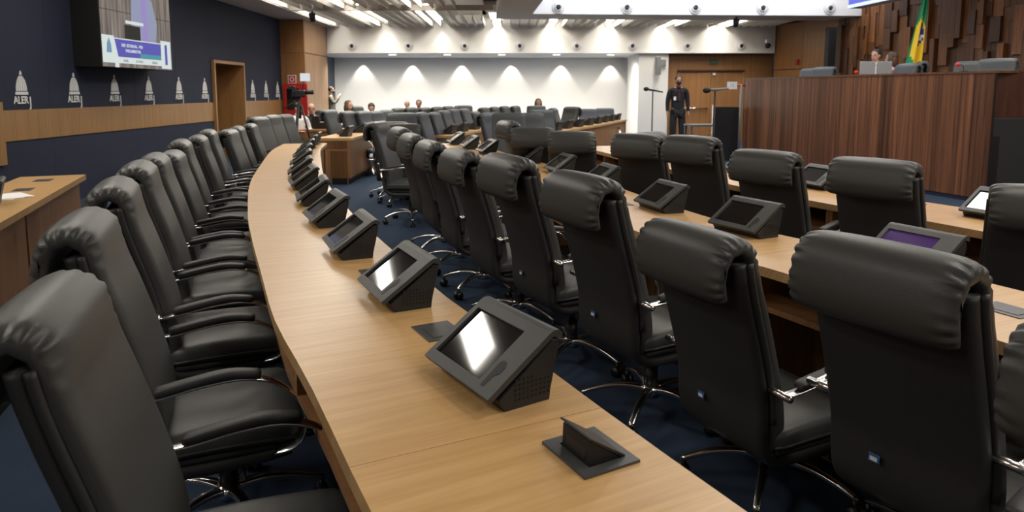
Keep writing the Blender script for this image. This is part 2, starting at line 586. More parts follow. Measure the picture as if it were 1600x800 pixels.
# coffer (raised ceiling) with its rim, turned 3 degrees
CA = R(3.0)
cu = Vector((math.cos(CA), math.sin(CA), 0))
cv = Vector((-math.sin(CA), math.cos(CA), 0))
CO = Vector((0.53, 17.0, 0))
def cof(name, u0, u1, v0, v1, z0, z1, m):
    c = CO + cu * ((u0 + u1) / 2) + cv * ((v0 + v1) / 2)
    return struct(box(name, (c.x, c.y, (z0 + z1) / 2), (u1 - u0, v1 - v0, z1 - z0), m, mtx=Matrix.Rotation(CA, 4, 'Z')))
cof('ceiling_rim', -0.85, 8.5, 0.02, 1.2, 3.34, 3.7, M['beige'])
cof('ceiling_rim', -0.85, -0.02, -25, 0.02, 3.34, 3.7, M['beige'])
cof('ceiling_coffer_face', -0.02, 8.5, 0.0, 0.05, 3.345, 4.62, M['whitecool'])
cof('ceiling_coffer_face', -0.05, 0.0, -25, 0.0, 3.345, 4.62, M['whitecool'])
cof('ceiling_coffer', -0.05, 11.5, -25, 0.05, 4.62, 4.7, M['whitecool'])
cof('ceiling_coffer', 8.5, 9.6, -25, 1.2, 4.6, 4.62, M['whitecool'])

# louvre slats
def slat_me(L):
    bm = bmesh.new()
    add_box(bm, (0, 0, 0), (0.028, L, 0.13))
    me = bpy.data.meshes.new('ceiling_slat')
    bm.to_mesh(me)
    bm.free()
    me.materials.append(M['slat'])
    return me
ceilA = bpy.data.objects['ceiling']
ceilF = bpy.data.objects['ceiling_far']
sm1, sm2, sm3 = slat_me(4.2), slat_me(3.6), slat_me(2.06)
x = -5.0
while x < 7.6:
    o = link('ceiling_slat', sm1 if x < -1.2 else sm3, None, ceilF)
    o.location = (x, 18.35 if x < -1.2 else 19.42, 3.405)
    if x < -1.2:
        o = link('ceiling_slat', sm2, None, ceilA)
        o.location = (x, 14.1, 3.405)
    x += 0.25
struct(box('ceiling_beam', (-2.75, 16.08, 3.38), (4.7, 0.13, 0.12), M['beige']))
for k, gx in enumerate([-4.9] + FIX_X):
    for (yy, LL) in ((18.3, 3.4), (14.2, 3.0)):
        if gx > -1.5:
            if yy < 16:
                continue
            yy, LL = 19.35, 1.9
        t = thing('slot_luminaire', 'white slot luminaire above the slats, %s from the left in the %s row' % (('first', 'second', 'third', 'fourth', 'fifth', 'sixth', 'seventh', 'eighth')[k], 'farther' if yy > 16 else 'nearer'), 'ceiling light', (gx, yy, 3.53), 0, 'slot luminaires above the slats')
        box('housing', (0, 0, 0.02), (0.36, LL, 0.03), M['sign'], t)
        box('diffuser', (0, 0, -0.01), (0.30, LL - 0.1, 0.02), M['lamp'], t)
# luminaires of the raised and the near ceiling (bodies of the area lights)
for i, gx in enumerate((1.9, 4.6, 7.3)):
    for j, gy in enumerate((-1.5, 2.5, 6.5, 10.5, 14.5)):
        t = thing('panel_luminaire', 'square white ceiling panel luminaire in the raised ceiling', 'ceiling light', (gx - 0.05 * (gy - 17), gy, 4.58), 0, 'panel luminaires overhead')
        box('housing', (0, 0, 0.0), (1.0, 1.0, 0.06), M['sign'], t)
for gx in (-4.7, -2.75):
    for gy in (-2.2, 1.4, 5.0, 8.6, 11.3):
        t = thing('strip_luminaire', 'narrow white strip luminaire in the left ceiling', 'ceiling light', (gx, gy, 3.47), 0, 'strip luminaires overhead')
        box('housing', (0, 0, 0.0), (0.42, 1.4, 0.06), M['sign'], t)

# nozzles: round air jets on both fascias
def nozzle(x, y, z, rz, label, group, sc=1.0):
    t = thing('air_nozzle', label, 'air nozzle', (x, y, z), rz, group)
    bm = bmesh.new()
    prof = [(0.0, 0.14), (0.02, 0.14), (0.035, 0.125), (0.02, 0.10), (0.045, 0.085), (0.07, 0.075), (0.075, 0.06), (0.05, 0.055), (0.02, 0.05)]
    rings = [[Vector((r_ * sc * math.cos(a), -d_ * sc, r_ * sc * math.sin(a))) for a in [2 * PI * k / 20 for k in range(20)]] for d_, r_ in prof]
    add_loft(bm, rings, cap=True)
    from_bm('nozzle_ring', bm, M['nozzle'], t, True)
    bm = bmesh.new()
    add_cyl(bm, (0, -0.0, 0), (0, -0.055 * sc, 0.0), 0.06 * sc, 0.045 * sc, 14)
    from_bm('nozzle_core', bm, M['nozzle_dark'], t, True)
words = ['first', 'second', 'third', 'fourth', 'fifth', 'sixth', 'seventh', 'eighth', 'ninth', 'tenth', 'eleventh', 'twelfth', 'thirteenth', 'fourteenth', 'fifteenth', 'sixteenth']
for k, px in enumerate((550, 638, 726, 812, 901, 988, 1074, 1158)):
    X, Z = at_y(px, 72, 20.5)
    nozzle(X, 20.5, Z, 0, 'round white air nozzle, %s from the left on the far fascia' % words[k], 'air nozzles on the far fascia', 1.0)
for k, px in enumerate((872, 979, 1086, 1191, 1296)):
    X = (px - 798) * 17.05 / FPX
    yy = 17.0 + (X - 0.53) * math.tan(CA)
    X, Z = at_y(px, 12 + 0.6 * k * 0.6, yy)
    nozzle(X, yy, Z, CA, 'round white air nozzle, %s from the left on the near white fascia' % words[k], 'air nozzles on the near fascia', 1.08)
# downlights under the far fascia
for k, px in enumerate((613, 699, 784, 869.5, 954.5)):
    X, Z = at_y(px, 84, 20.9)
    t = thing('downlight', 'small glowing downlight, %s from the left under the far fascia' % words[k], 'ceiling light', (X, 20.9, 2.6), 0, 'downlights under the far fascia')
    bm = bmesh.new()
    add_cyl(bm, (0, 0, -0.0), (0, 0, -0.025), 0.14, 0.13, 18)
    from_bm('trim_ring', bm, M['nozzle'], t, True)
    bm = bmesh.new()
    add_cyl(bm, (0, 0, -0.02), (0, 0, -0.035), 0.11, 0.11, 18)
    from_bm('lens', bm, M['lampsoft'], t, True)

# ================================================================== CHAIR
def ribbon_rings(path, widths, thick, off=0.0, nr=3):
    """rings (rounded rectangles) along a YZ path, wide in X"""
    rings = []
    P = [Vector((0, p[0], p[1])) for p in path]
    for i, p in enumerate(P):
        a, b = P[max(i - 1, 0)], P[min(i + 1, len(P) - 1)]
        t = (b - a).normalized()
        n = Vector((0, -t.z, t.y))       # points rearwards/up for an upward path
        wv = widths[i] / 2
        th = (thick[i] if isinstance(thick, (list, tuple)) else thick) / 2
        r_ = th
        ring = []
        q = p + n * off
        for sx in (1, -1):
            for k in range(nr * 2 + 1):
                a_ = -PI / 2 + PI * k / (nr * 2)
                if sx < 0:
                    a_ = PI / 2 + PI * k / (nr * 2)
                ring.append(q + Vector((sx * (wv - r_) + r_ * math.cos(a_), 0, 0)) + n * (r_ * math.sin(a_)))
        rings.append(ring)
    return rings

BW = 0.46
def make_backrest(parent, mt, W=BW):
    """cane-shaped section: pad up the front, over the top, roll down behind; ends gathered"""
    outer = [(-0.175, 0.40), (-0.165, 0.47), (-0.170, 0.55), (-0.190, 0.65), (-0.225, 0.78), (-0.262, 0.90), (-0.292, 0.99), (-0.302, 1.04)]
    cy, cz, ro = -0.392, 1.058, 0.088
    for k in range(1, 9):
        a = R(8 + k * 19.5)
        outer.append((cy + ro * math.cos(a), cz + ro * 1.02 * math.sin(a)))
    outer += [(-0.490, 1.02), (-0.488, 0.985), (-0.478, 0.958), (-0.460, 0.942)]
    inner = [(-0.442, 0.942), (-0.434, 0.955), (-0.438, 0.98), (-0.443, 1.01), (-0.437, 1.05), (-0.415, 1.085), (-0.387, 1.092), (-0.362, 1.075), (-0.350, 1.04), (-0.340, 0.98), (-0.312, 0.89), (-0.275, 0.77), (-0.243, 0.65), (-0.226, 0.55), (-0.222, 0.47), (-0.232, 0.40)]
    def dens(pl, n):
        q = spline([Vector((0, a, b)) for a, b in pl], n)
        return [(v.y, v.z) for v in q]
    oo = dens(outer, 4)
    ii = dens(inner, 1)
    sec = oo + ii
    N = len(sec)
    area2 = sum(sec[i][0] * sec[(i + 1) % N][1] - sec[(i + 1) % N][0] * sec[i][1] for i in range(N))
    sg = 1 if area2 > 0 else -1
    nor = []
    for i in range(N):
        a, b = sec[i - 1], sec[(i + 1) % N]
        t = Vector((b[0] - a[0], b[1] - a[1])).normalized()
        nor.append(Vector((-t.y, t.x)) * sg)      # inward
    nO = len(oo)
    # arc-length parameter over outer for the ruffles
    stations = [(-W / 2, 0.017, 1.0), (-W / 2 + 0.003, 0.009, 1.0), (-W / 2 + 0.010, 0.004, 1.0), (-W / 2 + 0.020, 0.001, 0.8), (-W / 2 + 0.033, 0, 0.42), (-W / 2 + 0.048, 0, 0.16), (-W / 2 + 0.065, 0, 0.03), (-W / 2 + 0.09, 0, 0), (-0.10, 0, 0), (0, 0, 0)]
    stations = stations + [(-x_, i_, a_) for x_, i_, a_ in stations[-2::-1]]
    rings = []
    cum = 0
    S_ = []
    for i in range(nO):
        if i:
            cum += math.dist(oo[i], oo[i - 1])
        S_.append(cum)
    for x_, ins, am in stations:
        ring = []
        bel = 1 - (abs(x_) / (W / 2)) ** 2
        for i in range(N):
            p = Vector(sec[i])
            n = nor[i]
            d = ins
            if i < nO:
                # soft belly of the pad and roll
                p = p - n * 0.008 * bel
                top = max(0.0, min(1.0, (S_[i] - 0.63) / 0.05)) * (1 if i < nO - 3 else 0.3)
                wv = (0.5 + 0.5 * math.cos(S_[i] * 2 * PI / 0.037 + 0.9 * math.sin(S_[i] * 23))) ** 2
                d += top * am * (0.004 + 0.011 * wv)
            ring.append(Vector((x_, p.x + n.x * d, p.y + n.y * d)))
        rings.append(ring)
    bm = bmesh.new()
    add_loft(bm, rings)
    return from_bm('backrest', bm, mt, parent, True)

def make_chair(name, mt, ms, tagmat=None):
    t = thing(name, 'x', 'chair')
    make_backrest(t, mt)
    # rear shell, runs down the back and under the seat
    path = [(-0.384, 1.06), (-0.372, 1.0), (-0.345, 0.90), (-0.308, 0.78), (-0.275, 0.66), (-0.255, 0.56), (-0.252, 0.47), (-0.24, 0.40), (-0.205, 0.358), (-0.15, 0.34), (-0.05, 0.338), (0.10, 0.345), (0.2, 0.36)]
    sp = spline([Vector((0, a, b)) for a, b in path], 3)
    pth = [(v.y, v.z) for v in sp]
    ws = []
    for v in sp:
        if v.y > -0.24:
            ws.append(0.44)
        else:
            ws.append(0.44 + 0.012 * max(0, min(1, (v.z - 0.42) / 0.22)))
    bm = bmesh.new()
    add_loft(bm, ribbon_rings(pth, ws, 0.052, 0.006))
    from_bm('back_shell', bm, ms, t, True)
    for sx in (-1, 1):
        pts = [(sx * 0.224, v.y + 0.03, v.z + 0.004) for v in sp if v.z > 0.47 and v.y < -0.2]
        tube('back_piping', pts, 0.013, ms, t, 8)
    # seat
    bm = bmesh.new()
    secs = []
    for k in range(13):
        f = k / 12
        y = -0.215 + f * 0.485
        e = max(0, (f - 0.82) / 0.18)
        e2 = max(0, (0.10 - f) / 0.10)
        hw = 0.25 - 0.035 * e ** 2 - 0.02 * e2 ** 2
        zt = 0.482 + 0.012 * math.sin(PI * min(1, f * 1.1)) - 0.055 * e ** 2.2 - 0.012 * e2
        zb = 0.395 + 0.02 * e ** 2
        secs.append((y, hw, zt, zb))
    rings = []
    for y, hw, zt, zb in secs:
        ring = []
        for k in range(25):
            a = -PI + 2 * PI * k / 25
            ca, sa = math.cos(a), math.sin(a)
            ex = 0.28
            xx = math.copysign(abs(ca) ** ex, ca) * hw
            zz = (zt + zb) / 2 + math.copysign(abs(sa) ** 0.55, sa) * (zt - zb) / 2
            ring.append(Vector((xx, y, zz)))
        rings.append(ring)
    add_loft(bm, rings)
    seat = from_bm('seat', bm, mt, t, True)
    # piping line round the seat cushion
    pp = [(hw * 1.0, y, (zt + zb) / 2 - 0.018) for y, hw, zt, zb in secs]
    pp = [Vector(p) for p in pp] + [Vector((-p[0], p[1], p[2])) for p in reversed(pp)]
    tube('piping', pp, 0.0055, ms, seat, 6)
    bm = bmesh.new()
    add_box(bm, (0, 0.02, 0.385), (0.44, 0.43, 0.03), 0.012)
    from_bm('seat_shell', bm, ms, t, True)
    # arms
    for sx in (-1, 1):
        apth = spline([(sx * 0.285, -0.235, 0.628), (sx * 0.287, -0.16, 0.636), (sx * 0.288, -0.05, 0.655), (sx * 0.288, 0.06, 0.66), (sx * 0.287, 0.15, 0.635), (sx * 0.285, 0.215, 0.575), (sx * 0.28, 0.243, 0.50), (sx * 0.272, 0.235, 0.435), (sx * 0.262, 0.20, 0.398), (sx * 0.245, 0.15, 0.385)], 4)
        arm = tube('armrest', apth, 0, M['chrome'], t, flat=(0.036, 0.009))
        bm = bmesh.new()
        pad = spline([(sx * 0.287, -0.185, 0.650), (sx * 0.288, -0.08, 0.668), (sx * 0.288, 0.02, 0.679), (sx * 0.288, 0.115, 0.665)], 5)
        n_ = len(pad)
        add_tube(bm, pad, 0, rads=[0.75 if i in (0, n_ - 1) else 1.0 for i in range(n_)], flat=(0.046, 0.022))
        from_bm('arm_pad', bm, ms, arm, True)
        bm = bmesh.new()
        add_cyl(bm, (sx * 0.2, -0.245, 0.628), (sx * 0.315, -0.245, 0.628), 0.013, 0.013, 12)
        add_cyl(bm, (sx * 0.312, -0.245, 0.628), (sx * 0.318, -0.245, 0.628), 0.010, 0.009, 12)
        from_bm('arm_bolt', bm, M['chrome'], arm, True)
    # mechanism, column, base
    box('tilt_mechanism', (0, 0.0, 0.325), (0.17, 0.26, 0.055), M['plastic'], t, 0.012)
    tube('tilt_lever', [(0.06, 0.03, 0.315), (0.16, 0.05, 0.312), (0.25, 0.055, 0.305)], 0.006, M['plastic'], t, 6)
    bm = bmesh.new()
    add_cyl(bm, (0, 0, 0.10), (0, 0, 0.235), 0.032, 0.032, 14)
    add_cyl(bm, (0, 0, 0.235), (0, 0, 0.31), 0.016, 0.016, 12)
    from_bm('gas_column', bm, M['plastic'], t, True)
    bm = bmesh.new()
    add_cyl(bm, (0, 0, 0.085), (0, 0, 0.135), 0.045, 0.038, 16)
    hub = from_bm('base_hub', bm, M['chrome'], t, True)
    for k in range(5):
        a = 2 * PI * k / 5 + 0.35
        cx, cy_ = math.cos(a), math.sin(a)
        pts = [(cx * r_, cy_ * r_, z_) for r_, z_ in ((0.03, 0.118), (0.10, 0.128), (0.18, 0.122), (0.26, 0.102), (0.325, 0.076))]
        tube('base_leg', spline(pts, 3), 0, M['chrome'], t, flat=(0.036, 0.022), rads=[1.1 - 0.04 * i for i in range(13)])
        bm = bmesh.new()
        c = Vector((cx * 0.315, cy_ * 0.315, 0.0275))
        sd = Vector((-cy_, cx, 0))
        for sgn in (-1, 1):
            add_cyl(bm, c + sd * sgn * 0.008, c + sd * sgn * 0.026, 0.0275, 0.0255, 14)
        add_cyl(bm, c, c + Vector((0, 0, 0.05)), 0.010, 0.010, 8)
        from_bm('caster', bm, M['plastic'], t, True)
    return t

chair0 = make_chair('conference_chair', M['leather'], M['leather_dark'])
index_kids(chair0)
chairG = make_chair('conference_chair', M['chair_grey'], M['leather_dark'])
index_kids(chairG)
USED = {}
def place_chair(X, Y, ang, lift, label, group, proto=None, floor=0.0, lite=False):
    """X,Y: the hub; ang: heading the chair faces, degrees from +X"""
    proto = proto or chair0
    if proto.name in USED:
        r = ghost(proto, ('tilt_lever', 'tilt_mechanism') if lite else ())
        kids = list(r.children)
    else:
        r = proto
        USED[proto.name] = 1
        kids = []
    r.location = (X, Y, floor)
    r.rotation_euler = (0, 0, R(ang - 90))
    r['label'] = label
    if group:
        r['group'] = group
    # gas lift: everything above the column moves; the foot stays on the floor
    for ch in r.children:
        if ch.name.split('.')[0] not in ('base_leg', 'caster', 'base_hub', 'gas_column'):
            ch.location.z = lift
    return r
# prototypes must stay clean for later copies: reserve them as sources, first use happens at the end
PEND = []
def chair_at(px, py, Y, ang, label, group, proto=None, floor=0.0, lite=False, zt=None):
    """the top centre of the roll seen at a photo pixel, at depth Y; heading ang"""
    X, Z = at_y(px, py, Y)
    lift = max(-0.09, min(0.07, Z - 1.146 - floor))
    hx = X + 0.385 * math.cos(R(ang))
    hy = Y + 0.385 * math.sin(R(ang))
    PEND.append((hx, hy, ang, lift, label, group, proto, floor, lite))

# ---- row A (left of the long curved desk)
GA = 'chairs along the left side of the long curved desk'
rowA = [(70, 458, 1.38, 19), (128, 338, 2.14, 22), (180, 283, 2.83, 24), (216, 255, 3.55, 22), (241, 242, 4.28, 21), (268, 237, 4.98, 18),
        (282, 219, 5.7, 20), (309, 212, 6.45, 18), (325, 203, 7.2, 17), (357, 207, 7.95, 8), (371, 199, 8.7, 14), (391, 198, 9.4, 12),
        (404, 183, 10.3, -8), (425, 180, 11.0, -6), (445, 179, 11.75, -6)]
for k, (px, py, Y, a) in enumerate(rowA):
    if k == 0:
        lb = 'dark leather high-back chair nearest the lower left corner, gathered headrest end in view'
    elif k >= 12:
        lb = 'grey chair, %s of three before the camera tripod at the curved desk end' % ('nearest', 'middle', 'farthest')[k - 12]
    else:
        lb = 'dark leather chair, %s from the lower left corner along the curved desk' % words[k]
    chair_at(px, py, Y, a, lb, GA, lite=(k > 11))
PEND.append((-0.30, 0.42, 25, -0.02, 'dark leather chair at the bottom edge, only its seat corner in view', GA, None, 0.0, False))

# ---- row B (behind the middle desk, backs to the camera)
GB = 'chairs between the long curved desk and the middle desk'
rowB = [(1.315, 1.95, 29, -0.04), (0.985, 2.50, 25, -0.11), (0.655, 3.10, 26, 0.0), (0.34, 3.73, 25, 0.02), (0.055, 4.41, 22, -0.01), (-0.21, 5.13, 20, -0.01),
        (-0.44, 5.80, 20, 0.0), (-0.64, 6.45, 20, 0.02)]
for k, (hx, hy, a, lf) in enumerate(rowB):
    lb = ('largest black chair, right foreground, blue and white tag low on its back' if k == 0 else
          'black chair, %s from the right foreground in the row behind the middle desk' % words[k])
    PEND.append((hx, hy, a, lf, lb, GB, None, 0.0, False))
PEND.append((-1.14, 7.85, -10, 0.0, 'black chair in side view ending the middle row, chrome base on blue carpet', GB, None, 0.0, False))
PEND.append((1.395, 1.25, 32, -0.06, 'black chair cut off by the right edge, beside the largest foreground chair', GB, None, 0.0, False))
chair_at(628, 194, 8.75, 100, 'grey chair, broad back to the camera, behind the far end of the middle row', GB)
chair_at(612, 191, 9.3, 100, 'grey high-back chair directly behind another broad chair back near the block end', GB)

# ---- row C (behind the right desk)
GC = 'chairs between the middle desk and the right desk'
rowC = [(1640, 293, 3.2, 60, 'black high-back chair cut by the right edge, behind the right desk'),
        (1368, 249, 3.80, 38, 'black high-back chair in front of the timber podium front, second from the right edge'),
        (1198, 236, 4.45, 36, 'black chair at the right desk, before the left half of the podium front'),
        (1082, 213, 5.2, 38, 'black high-back chair below the standing guard'),
        (998, 210, 5.9, 48, 'black high-back chair below the left microphone stand'),
        (894, 206, 6.75, 82, 'black chair, broad back to camera, right one of a touching pair in the centre'),
        (832, 200, 7.3, 84, 'black chair, broad back to camera, left one of a touching pair in the centre'),
        (795, 189, 8.0, 20, 'black high-back chair left of the touching pair in the centre, turned to the right')]
for px, py, Y, a, lb in rowC:
    chair_at(px, py, Y, a, lb, GC)
chair_at(1012, 207, 6.9, 130, 'grey high-back chair mostly hidden behind the chair below the left microphone stand', GC)

# ---- far chairs: front views, seen over the far desks
GF = 'chairs at the far sector of desks'
far = [(514, 172, 12.9, -14, 'G'), (543, 174, 12.6, -14, 'G'), (566, 174, 12.9, -14, 'G'), (586, 174, 13.6, -18, 'G'), (603, 172, 14.4, -20, 'G'),
       (628, 177, 10.5, -88, 'G'), (658, 176, 11.4, -12, 'G'), (678, 176, 12.0, -12, 'G'), (694, 173, 12.8, -12, 'G'), (708, 170.5, 13.6, -14, 'G'), (725, 170, 14.3, -14, 'G'),
       (742, 175, 15.0, -16, 'G'), (756, 168, 15.6, -18, 'B'), (772, 167, 16.2, -18, 'B'), (788, 166, 16.9, -20, 'B'), (805, 165.5, 17.6, -20, 'B'),
       (622, 169, 16.4, -22, 'B'), (642, 168, 16.6, -22, 'B'), (664, 168, 16.8, -22, 'B'), (683, 167, 17.0, -22, 'B'), (700, 166, 17.4, -22, 'B'), (724, 165, 17.8, -75, 'B'),
       (795, 177, 9.6, -84, 'G'), (825, 177, 10.1, -84, 'G'), (845, 172, 12.4, -70, 'G'), (864, 169, 14.2, -15, 'G'),
       (838, 165.5, 17.2, -80, 'B'), (894, 167, 15.6, -140, 'B'), (919, 171.5, 17.0, -88, 'G'), (945, 172, 17.8, -88, 'G'), (556, 166, 16.0, -22, 'B'), (507, 178, 15.9, -110, 'B')]
fl = ['first', 'next']
for k, (px, py, Y, a, c) in enumerate(far):
    near = min([q for q in far if q is not far[k]], key=lambda q: abs(q[0] - px))
    side = 'left' if px < 600 else ('centre left' if px < 715 else ('centre' if px < 850 else 'centre right'))
    order = sorted([q for q in far if ('left' if q[0] < 600 else ('centre left' if q[0] < 715 else ('centre' if q[0] < 850 else 'centre right'))) == side], key=lambda q: q[0])
    lb = 'distant %s chair, %s from the left in the %s group of far desks' % ('grey' if c == 'G' else 'dark', words[order.index(far[k])], side)
    chair_at(px, py, Y, a, lb, GF, chairG if c == 'G' else None, lite=True)

# ---- podium chairs (podium floor is at 0.9 m)
GP = 'chairs on the podium'
for px, py, Y, a, lb in ((1268, 112, 14.3, -150, 'blue-grey chair top behind the left end of the podium ledge, left of two'),
                         (1288, 110, 13.5, -150, 'blue-grey chair top behind the left end of the podium ledge, right of two'),
                         (1419, 103, 11.9, -165, 'blue-grey chair top beside the flag on the podium'),
                         (1440, 96, 13.1, 160, 'dark chair back in side view under the flag'),
                         (1519, 97, 10.9, -140, 'blue-grey chair top at the right end of the podium ledge, left of two'),
                         (1560, 96, 10.0, -140, 'blue-grey chair top at the right end of the podium ledge, right of two')):
    chair_at(px, py, Y, a, lb, GP, chairG, floor=0.9, lite=True)

for args in sorted(PEND[1:], key=lambda q: 0):
    hx, hy, a, lf, lb, g, pr, fz, lite = args
    pr = pr or chair0
    r = ghost(pr, ('tilt_lever', 'tilt_mechanism') if lite else ())
    r.location = (hx, hy, fz)
    r.rotation_euler = (0, 0, R(a - 90))
    r['label'] = lb
    r['group'] = g
    for ch in r.children:
        if ch.name.split('.')[0] not in ('base_leg', 'caster', 'base_hub', 'gas_column'):
            ch.location.z = lf
    if g == GB and hy < 4.2:
        tg = box('asset_tag', (-0.06, -0.285 - 0.0, 0.50 + lf), (0.034, 0.004, 0.024), M['stickblue'], r, 0.001, mtx=Matrix.Rotation(R(-4), 4, 'X'))
        box('asset_print', (-0.06, -0.2875, 0.498 + lf), (0.022, 0.003, 0.011), M['sign'], tg)
# the first prototype becomes the nearest chair of row A; the grey prototype joins the far row
hx, hy, a, lf, lb, g, pr, fz, lite = PEND[0]
chair0.location = (hx, hy, 0)
chair0.rotation_euler = (0, 0, R(a - 90))
chair0['label'] = lb
chair0['group'] = g
for ch in chair0.children:
    if ch.name.split('.')[0] not in ('base_leg', 'caster', 'base_hub', 'gas_column'):
        ch.location.z = lf
chairG.location = (-0.05, 10.9, 0)
chairG.rotation_euler = (0, 0, R(-35 - 90))
chairG['label'] = 'blue-grey chair half hidden behind the broad pair of grey chairs in the centre'
chairG['group'] = GF

# ================================================================== DESKS
def arc_points(pts, step):
    sp = spline([Vector((p[0], p[1], 0)) for p in pts], 24)
    L = [0]
    for i in range(1, len(sp)):
        L.append(L[-1] + (sp[i] - sp[i - 1]).length)
    def at(s):
        s = max(0, min(L[-1], s))
        for i in range(1, len(sp)):
            if L[i] >= s:
                f = (s - L[i - 1]) / max(1e-9, L[i] - L[i - 1])
                p = sp[i - 1].lerp(sp[i], f)
                t = (sp[i] - sp[i - 1]).normalized()
                return p, t
        return sp[-1], (sp[-1] - sp[-2]).normalized()
    return at, L[-1]

def desk(name, label, pts, width, joints, group=None, first=0.0, end_panels=(True, True), sub=8, z=0.75, base=True):
    """pts: the user-side edge, running away from the camera; the desk lies to its right"""
    at, LT = arc_points(pts, 0.1)
    p0, t0 = at(0)
    T = thing(name, label, 'desk', (p0.x, p0.y, 0), 0, group)
    O = Vector((p0.x, p0.y, 0))
    def edge(s, off):
        p, t = at(s)
        n = Vector((t.y, -t.x, 0))
        return p + n * off - O
    cuts = [0.0]
    s = first if first > 0 else joints
    while s < LT - 0.25:
        cuts.append(s)
        s += joints
    cuts.append(LT)
    for a, b in zip(cuts[:-1], cuts[1:]):
        ss = [a + 0.001 + (b - a - 0.002) * k / sub for k in range(sub + 1)]
        poly = [edge(s_, 0) for s_ in ss] + [edge(s_, width) for s_ in reversed(ss)]
        pm, tm = at((a + b) / 2)
        nm = Vector((tm.y, -tm.x, 0))
        q = edge(a, 0)
        prism('desktop', poly, z - 0.042, z, M['oak_top'], T, ((q.x, q.y), (nm.x, nm.y)))
        fp = [edge(s_, width - 0.05) for s_ in ss] + [edge(s_, width - 0.075) for s_ in reversed(ss)]
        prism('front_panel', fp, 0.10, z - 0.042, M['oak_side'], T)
        sh = [edge(s_, 0.035) for s_ in ss] + [edge(s_, width - 0.08) for s_ in reversed(ss)]
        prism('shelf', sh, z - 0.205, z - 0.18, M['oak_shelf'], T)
        pl = [edge(s_, 0.22) for s_ in ss] + [edge(s_, width - 0.09) for s_ in reversed(ss)]
        prism('plinth', pl, 0.0, 0.10, M['base'], T)
        nd = max(1, round((b - a) / 0.8))
        for k in range(nd + 1):
            s_ = a + (b - a) * k / nd
            s_ = min(max(s_, a + 0.014), b - 0.014)
            p, t = at(s_)
            dv = [edge(s_ - 0.012, 0.03), edge(s_ - 0.012, width - 0.08), edge(s_ + 0.012, width - 0.08), edge(s_ + 0.012, 0.03)]
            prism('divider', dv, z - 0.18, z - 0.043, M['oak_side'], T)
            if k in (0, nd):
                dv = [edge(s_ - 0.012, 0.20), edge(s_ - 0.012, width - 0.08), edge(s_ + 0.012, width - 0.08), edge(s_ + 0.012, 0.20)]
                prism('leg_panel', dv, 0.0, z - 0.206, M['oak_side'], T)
    for flag, s0, s1 in ((end_panels[0], 0.002, 0.03), (end_panels[1], LT - 0.03, LT - 0.002)):
        if flag:
            ep = [edge(s0, 0.02), edge(s0, width - 0.03), edge(s1, width - 0.03), edge(s1, 0.02)]
            prism('end_panel', ep, 0.10, z - 0.043, M['oak_side'], T)
    return at, LT

A_EDGE = [(0.62, -0.5), (0.33, 0.05), (0.03, 0.62), (-0.25, 1.16), (-0.52, 1.71), (-0.775, 2.2), (-1.01, 2.74), (-1.34, 3.51), (-1.65, 4.28), (-2.15, 5.66), (-2.60, 7.18), (-3.02, 8.7), (-3.24, 9.85)]
B_EDGE = [(2.1, 0.45), (1.75, 1.35), (1.42, 2.15), (1.12, 2.83), (0.70, 3.6), (0.44, 4.4), (0.22, 5.3), (0.0, 6.2), (-0.28, 7.1), (-0.6, 8.0), (-0.88, 9.0), (-1.12, 9.9)]
C_EDGE = [(3.25, 1.9), (2.98, 2.6), (2.72, 3.2), (2.4, 3.98), (2.1, 4.62), (1.78, 5.5), (1.52, 6.7), (1.2, 8.2), (0.95, 9.4)]
atA, LA = desk('curved_desk', 'long curved oak desk with tablet consoles running from foreground to far left', A_EDGE, 0.60, 1.61, first=2.04)
atB, LB = desk('curved_desk', 'middle curved oak desk with consoles behind the black foreground chairs', B_EDGE, 0.62, 1.61, first=1.2)
atC, LC = desk('curved_desk', 'right curved oak desk in front of the dark timber podium', C_EDGE, 0.66, 1.61, first=1.3)
# continuation of the rows beyond the aisle
D_EDGE = [(-3.10, 11.05), (-3.08, 12.3), (-2.95, 13.5), (-2.6, 14.8), (-2.1, 16.0)]
E_EDGE = [(-1.5, 11.75), (-1.25, 12.9), (-0.85, 14.3), (-0.25, 15.6), (0.4, 16.6)]
F_EDGE = [(0.15, 12.2), (0.75, 13.9), (1.55, 15.8), (2.55, 18.5)]
atD, LD = desk('curved_desk', 'oak desk end block with black plinth on the blue carpet beyond the aisle', D_EDGE, 0.56, 1.6)
atE, LE = desk('curved_desk', 'far oak desk in the centre with a row of dark consoles', E_EDGE, 0.56, 1.6)
atF, LF = desk('curved_desk', 'far oak desk ending before the white pier at the back', F_EDGE, 0.56, 1.6)
atL, LL_ = desk('curved_desk', 'oak desk corner at the left edge before the navy wall', [(-2.2, 2.2), (-2.62, 3.0), (-3.07, 4.15)[:2], (-3.86, 6.2)][::1], 0.001 + 0.0, 9) if False else (None, 0)
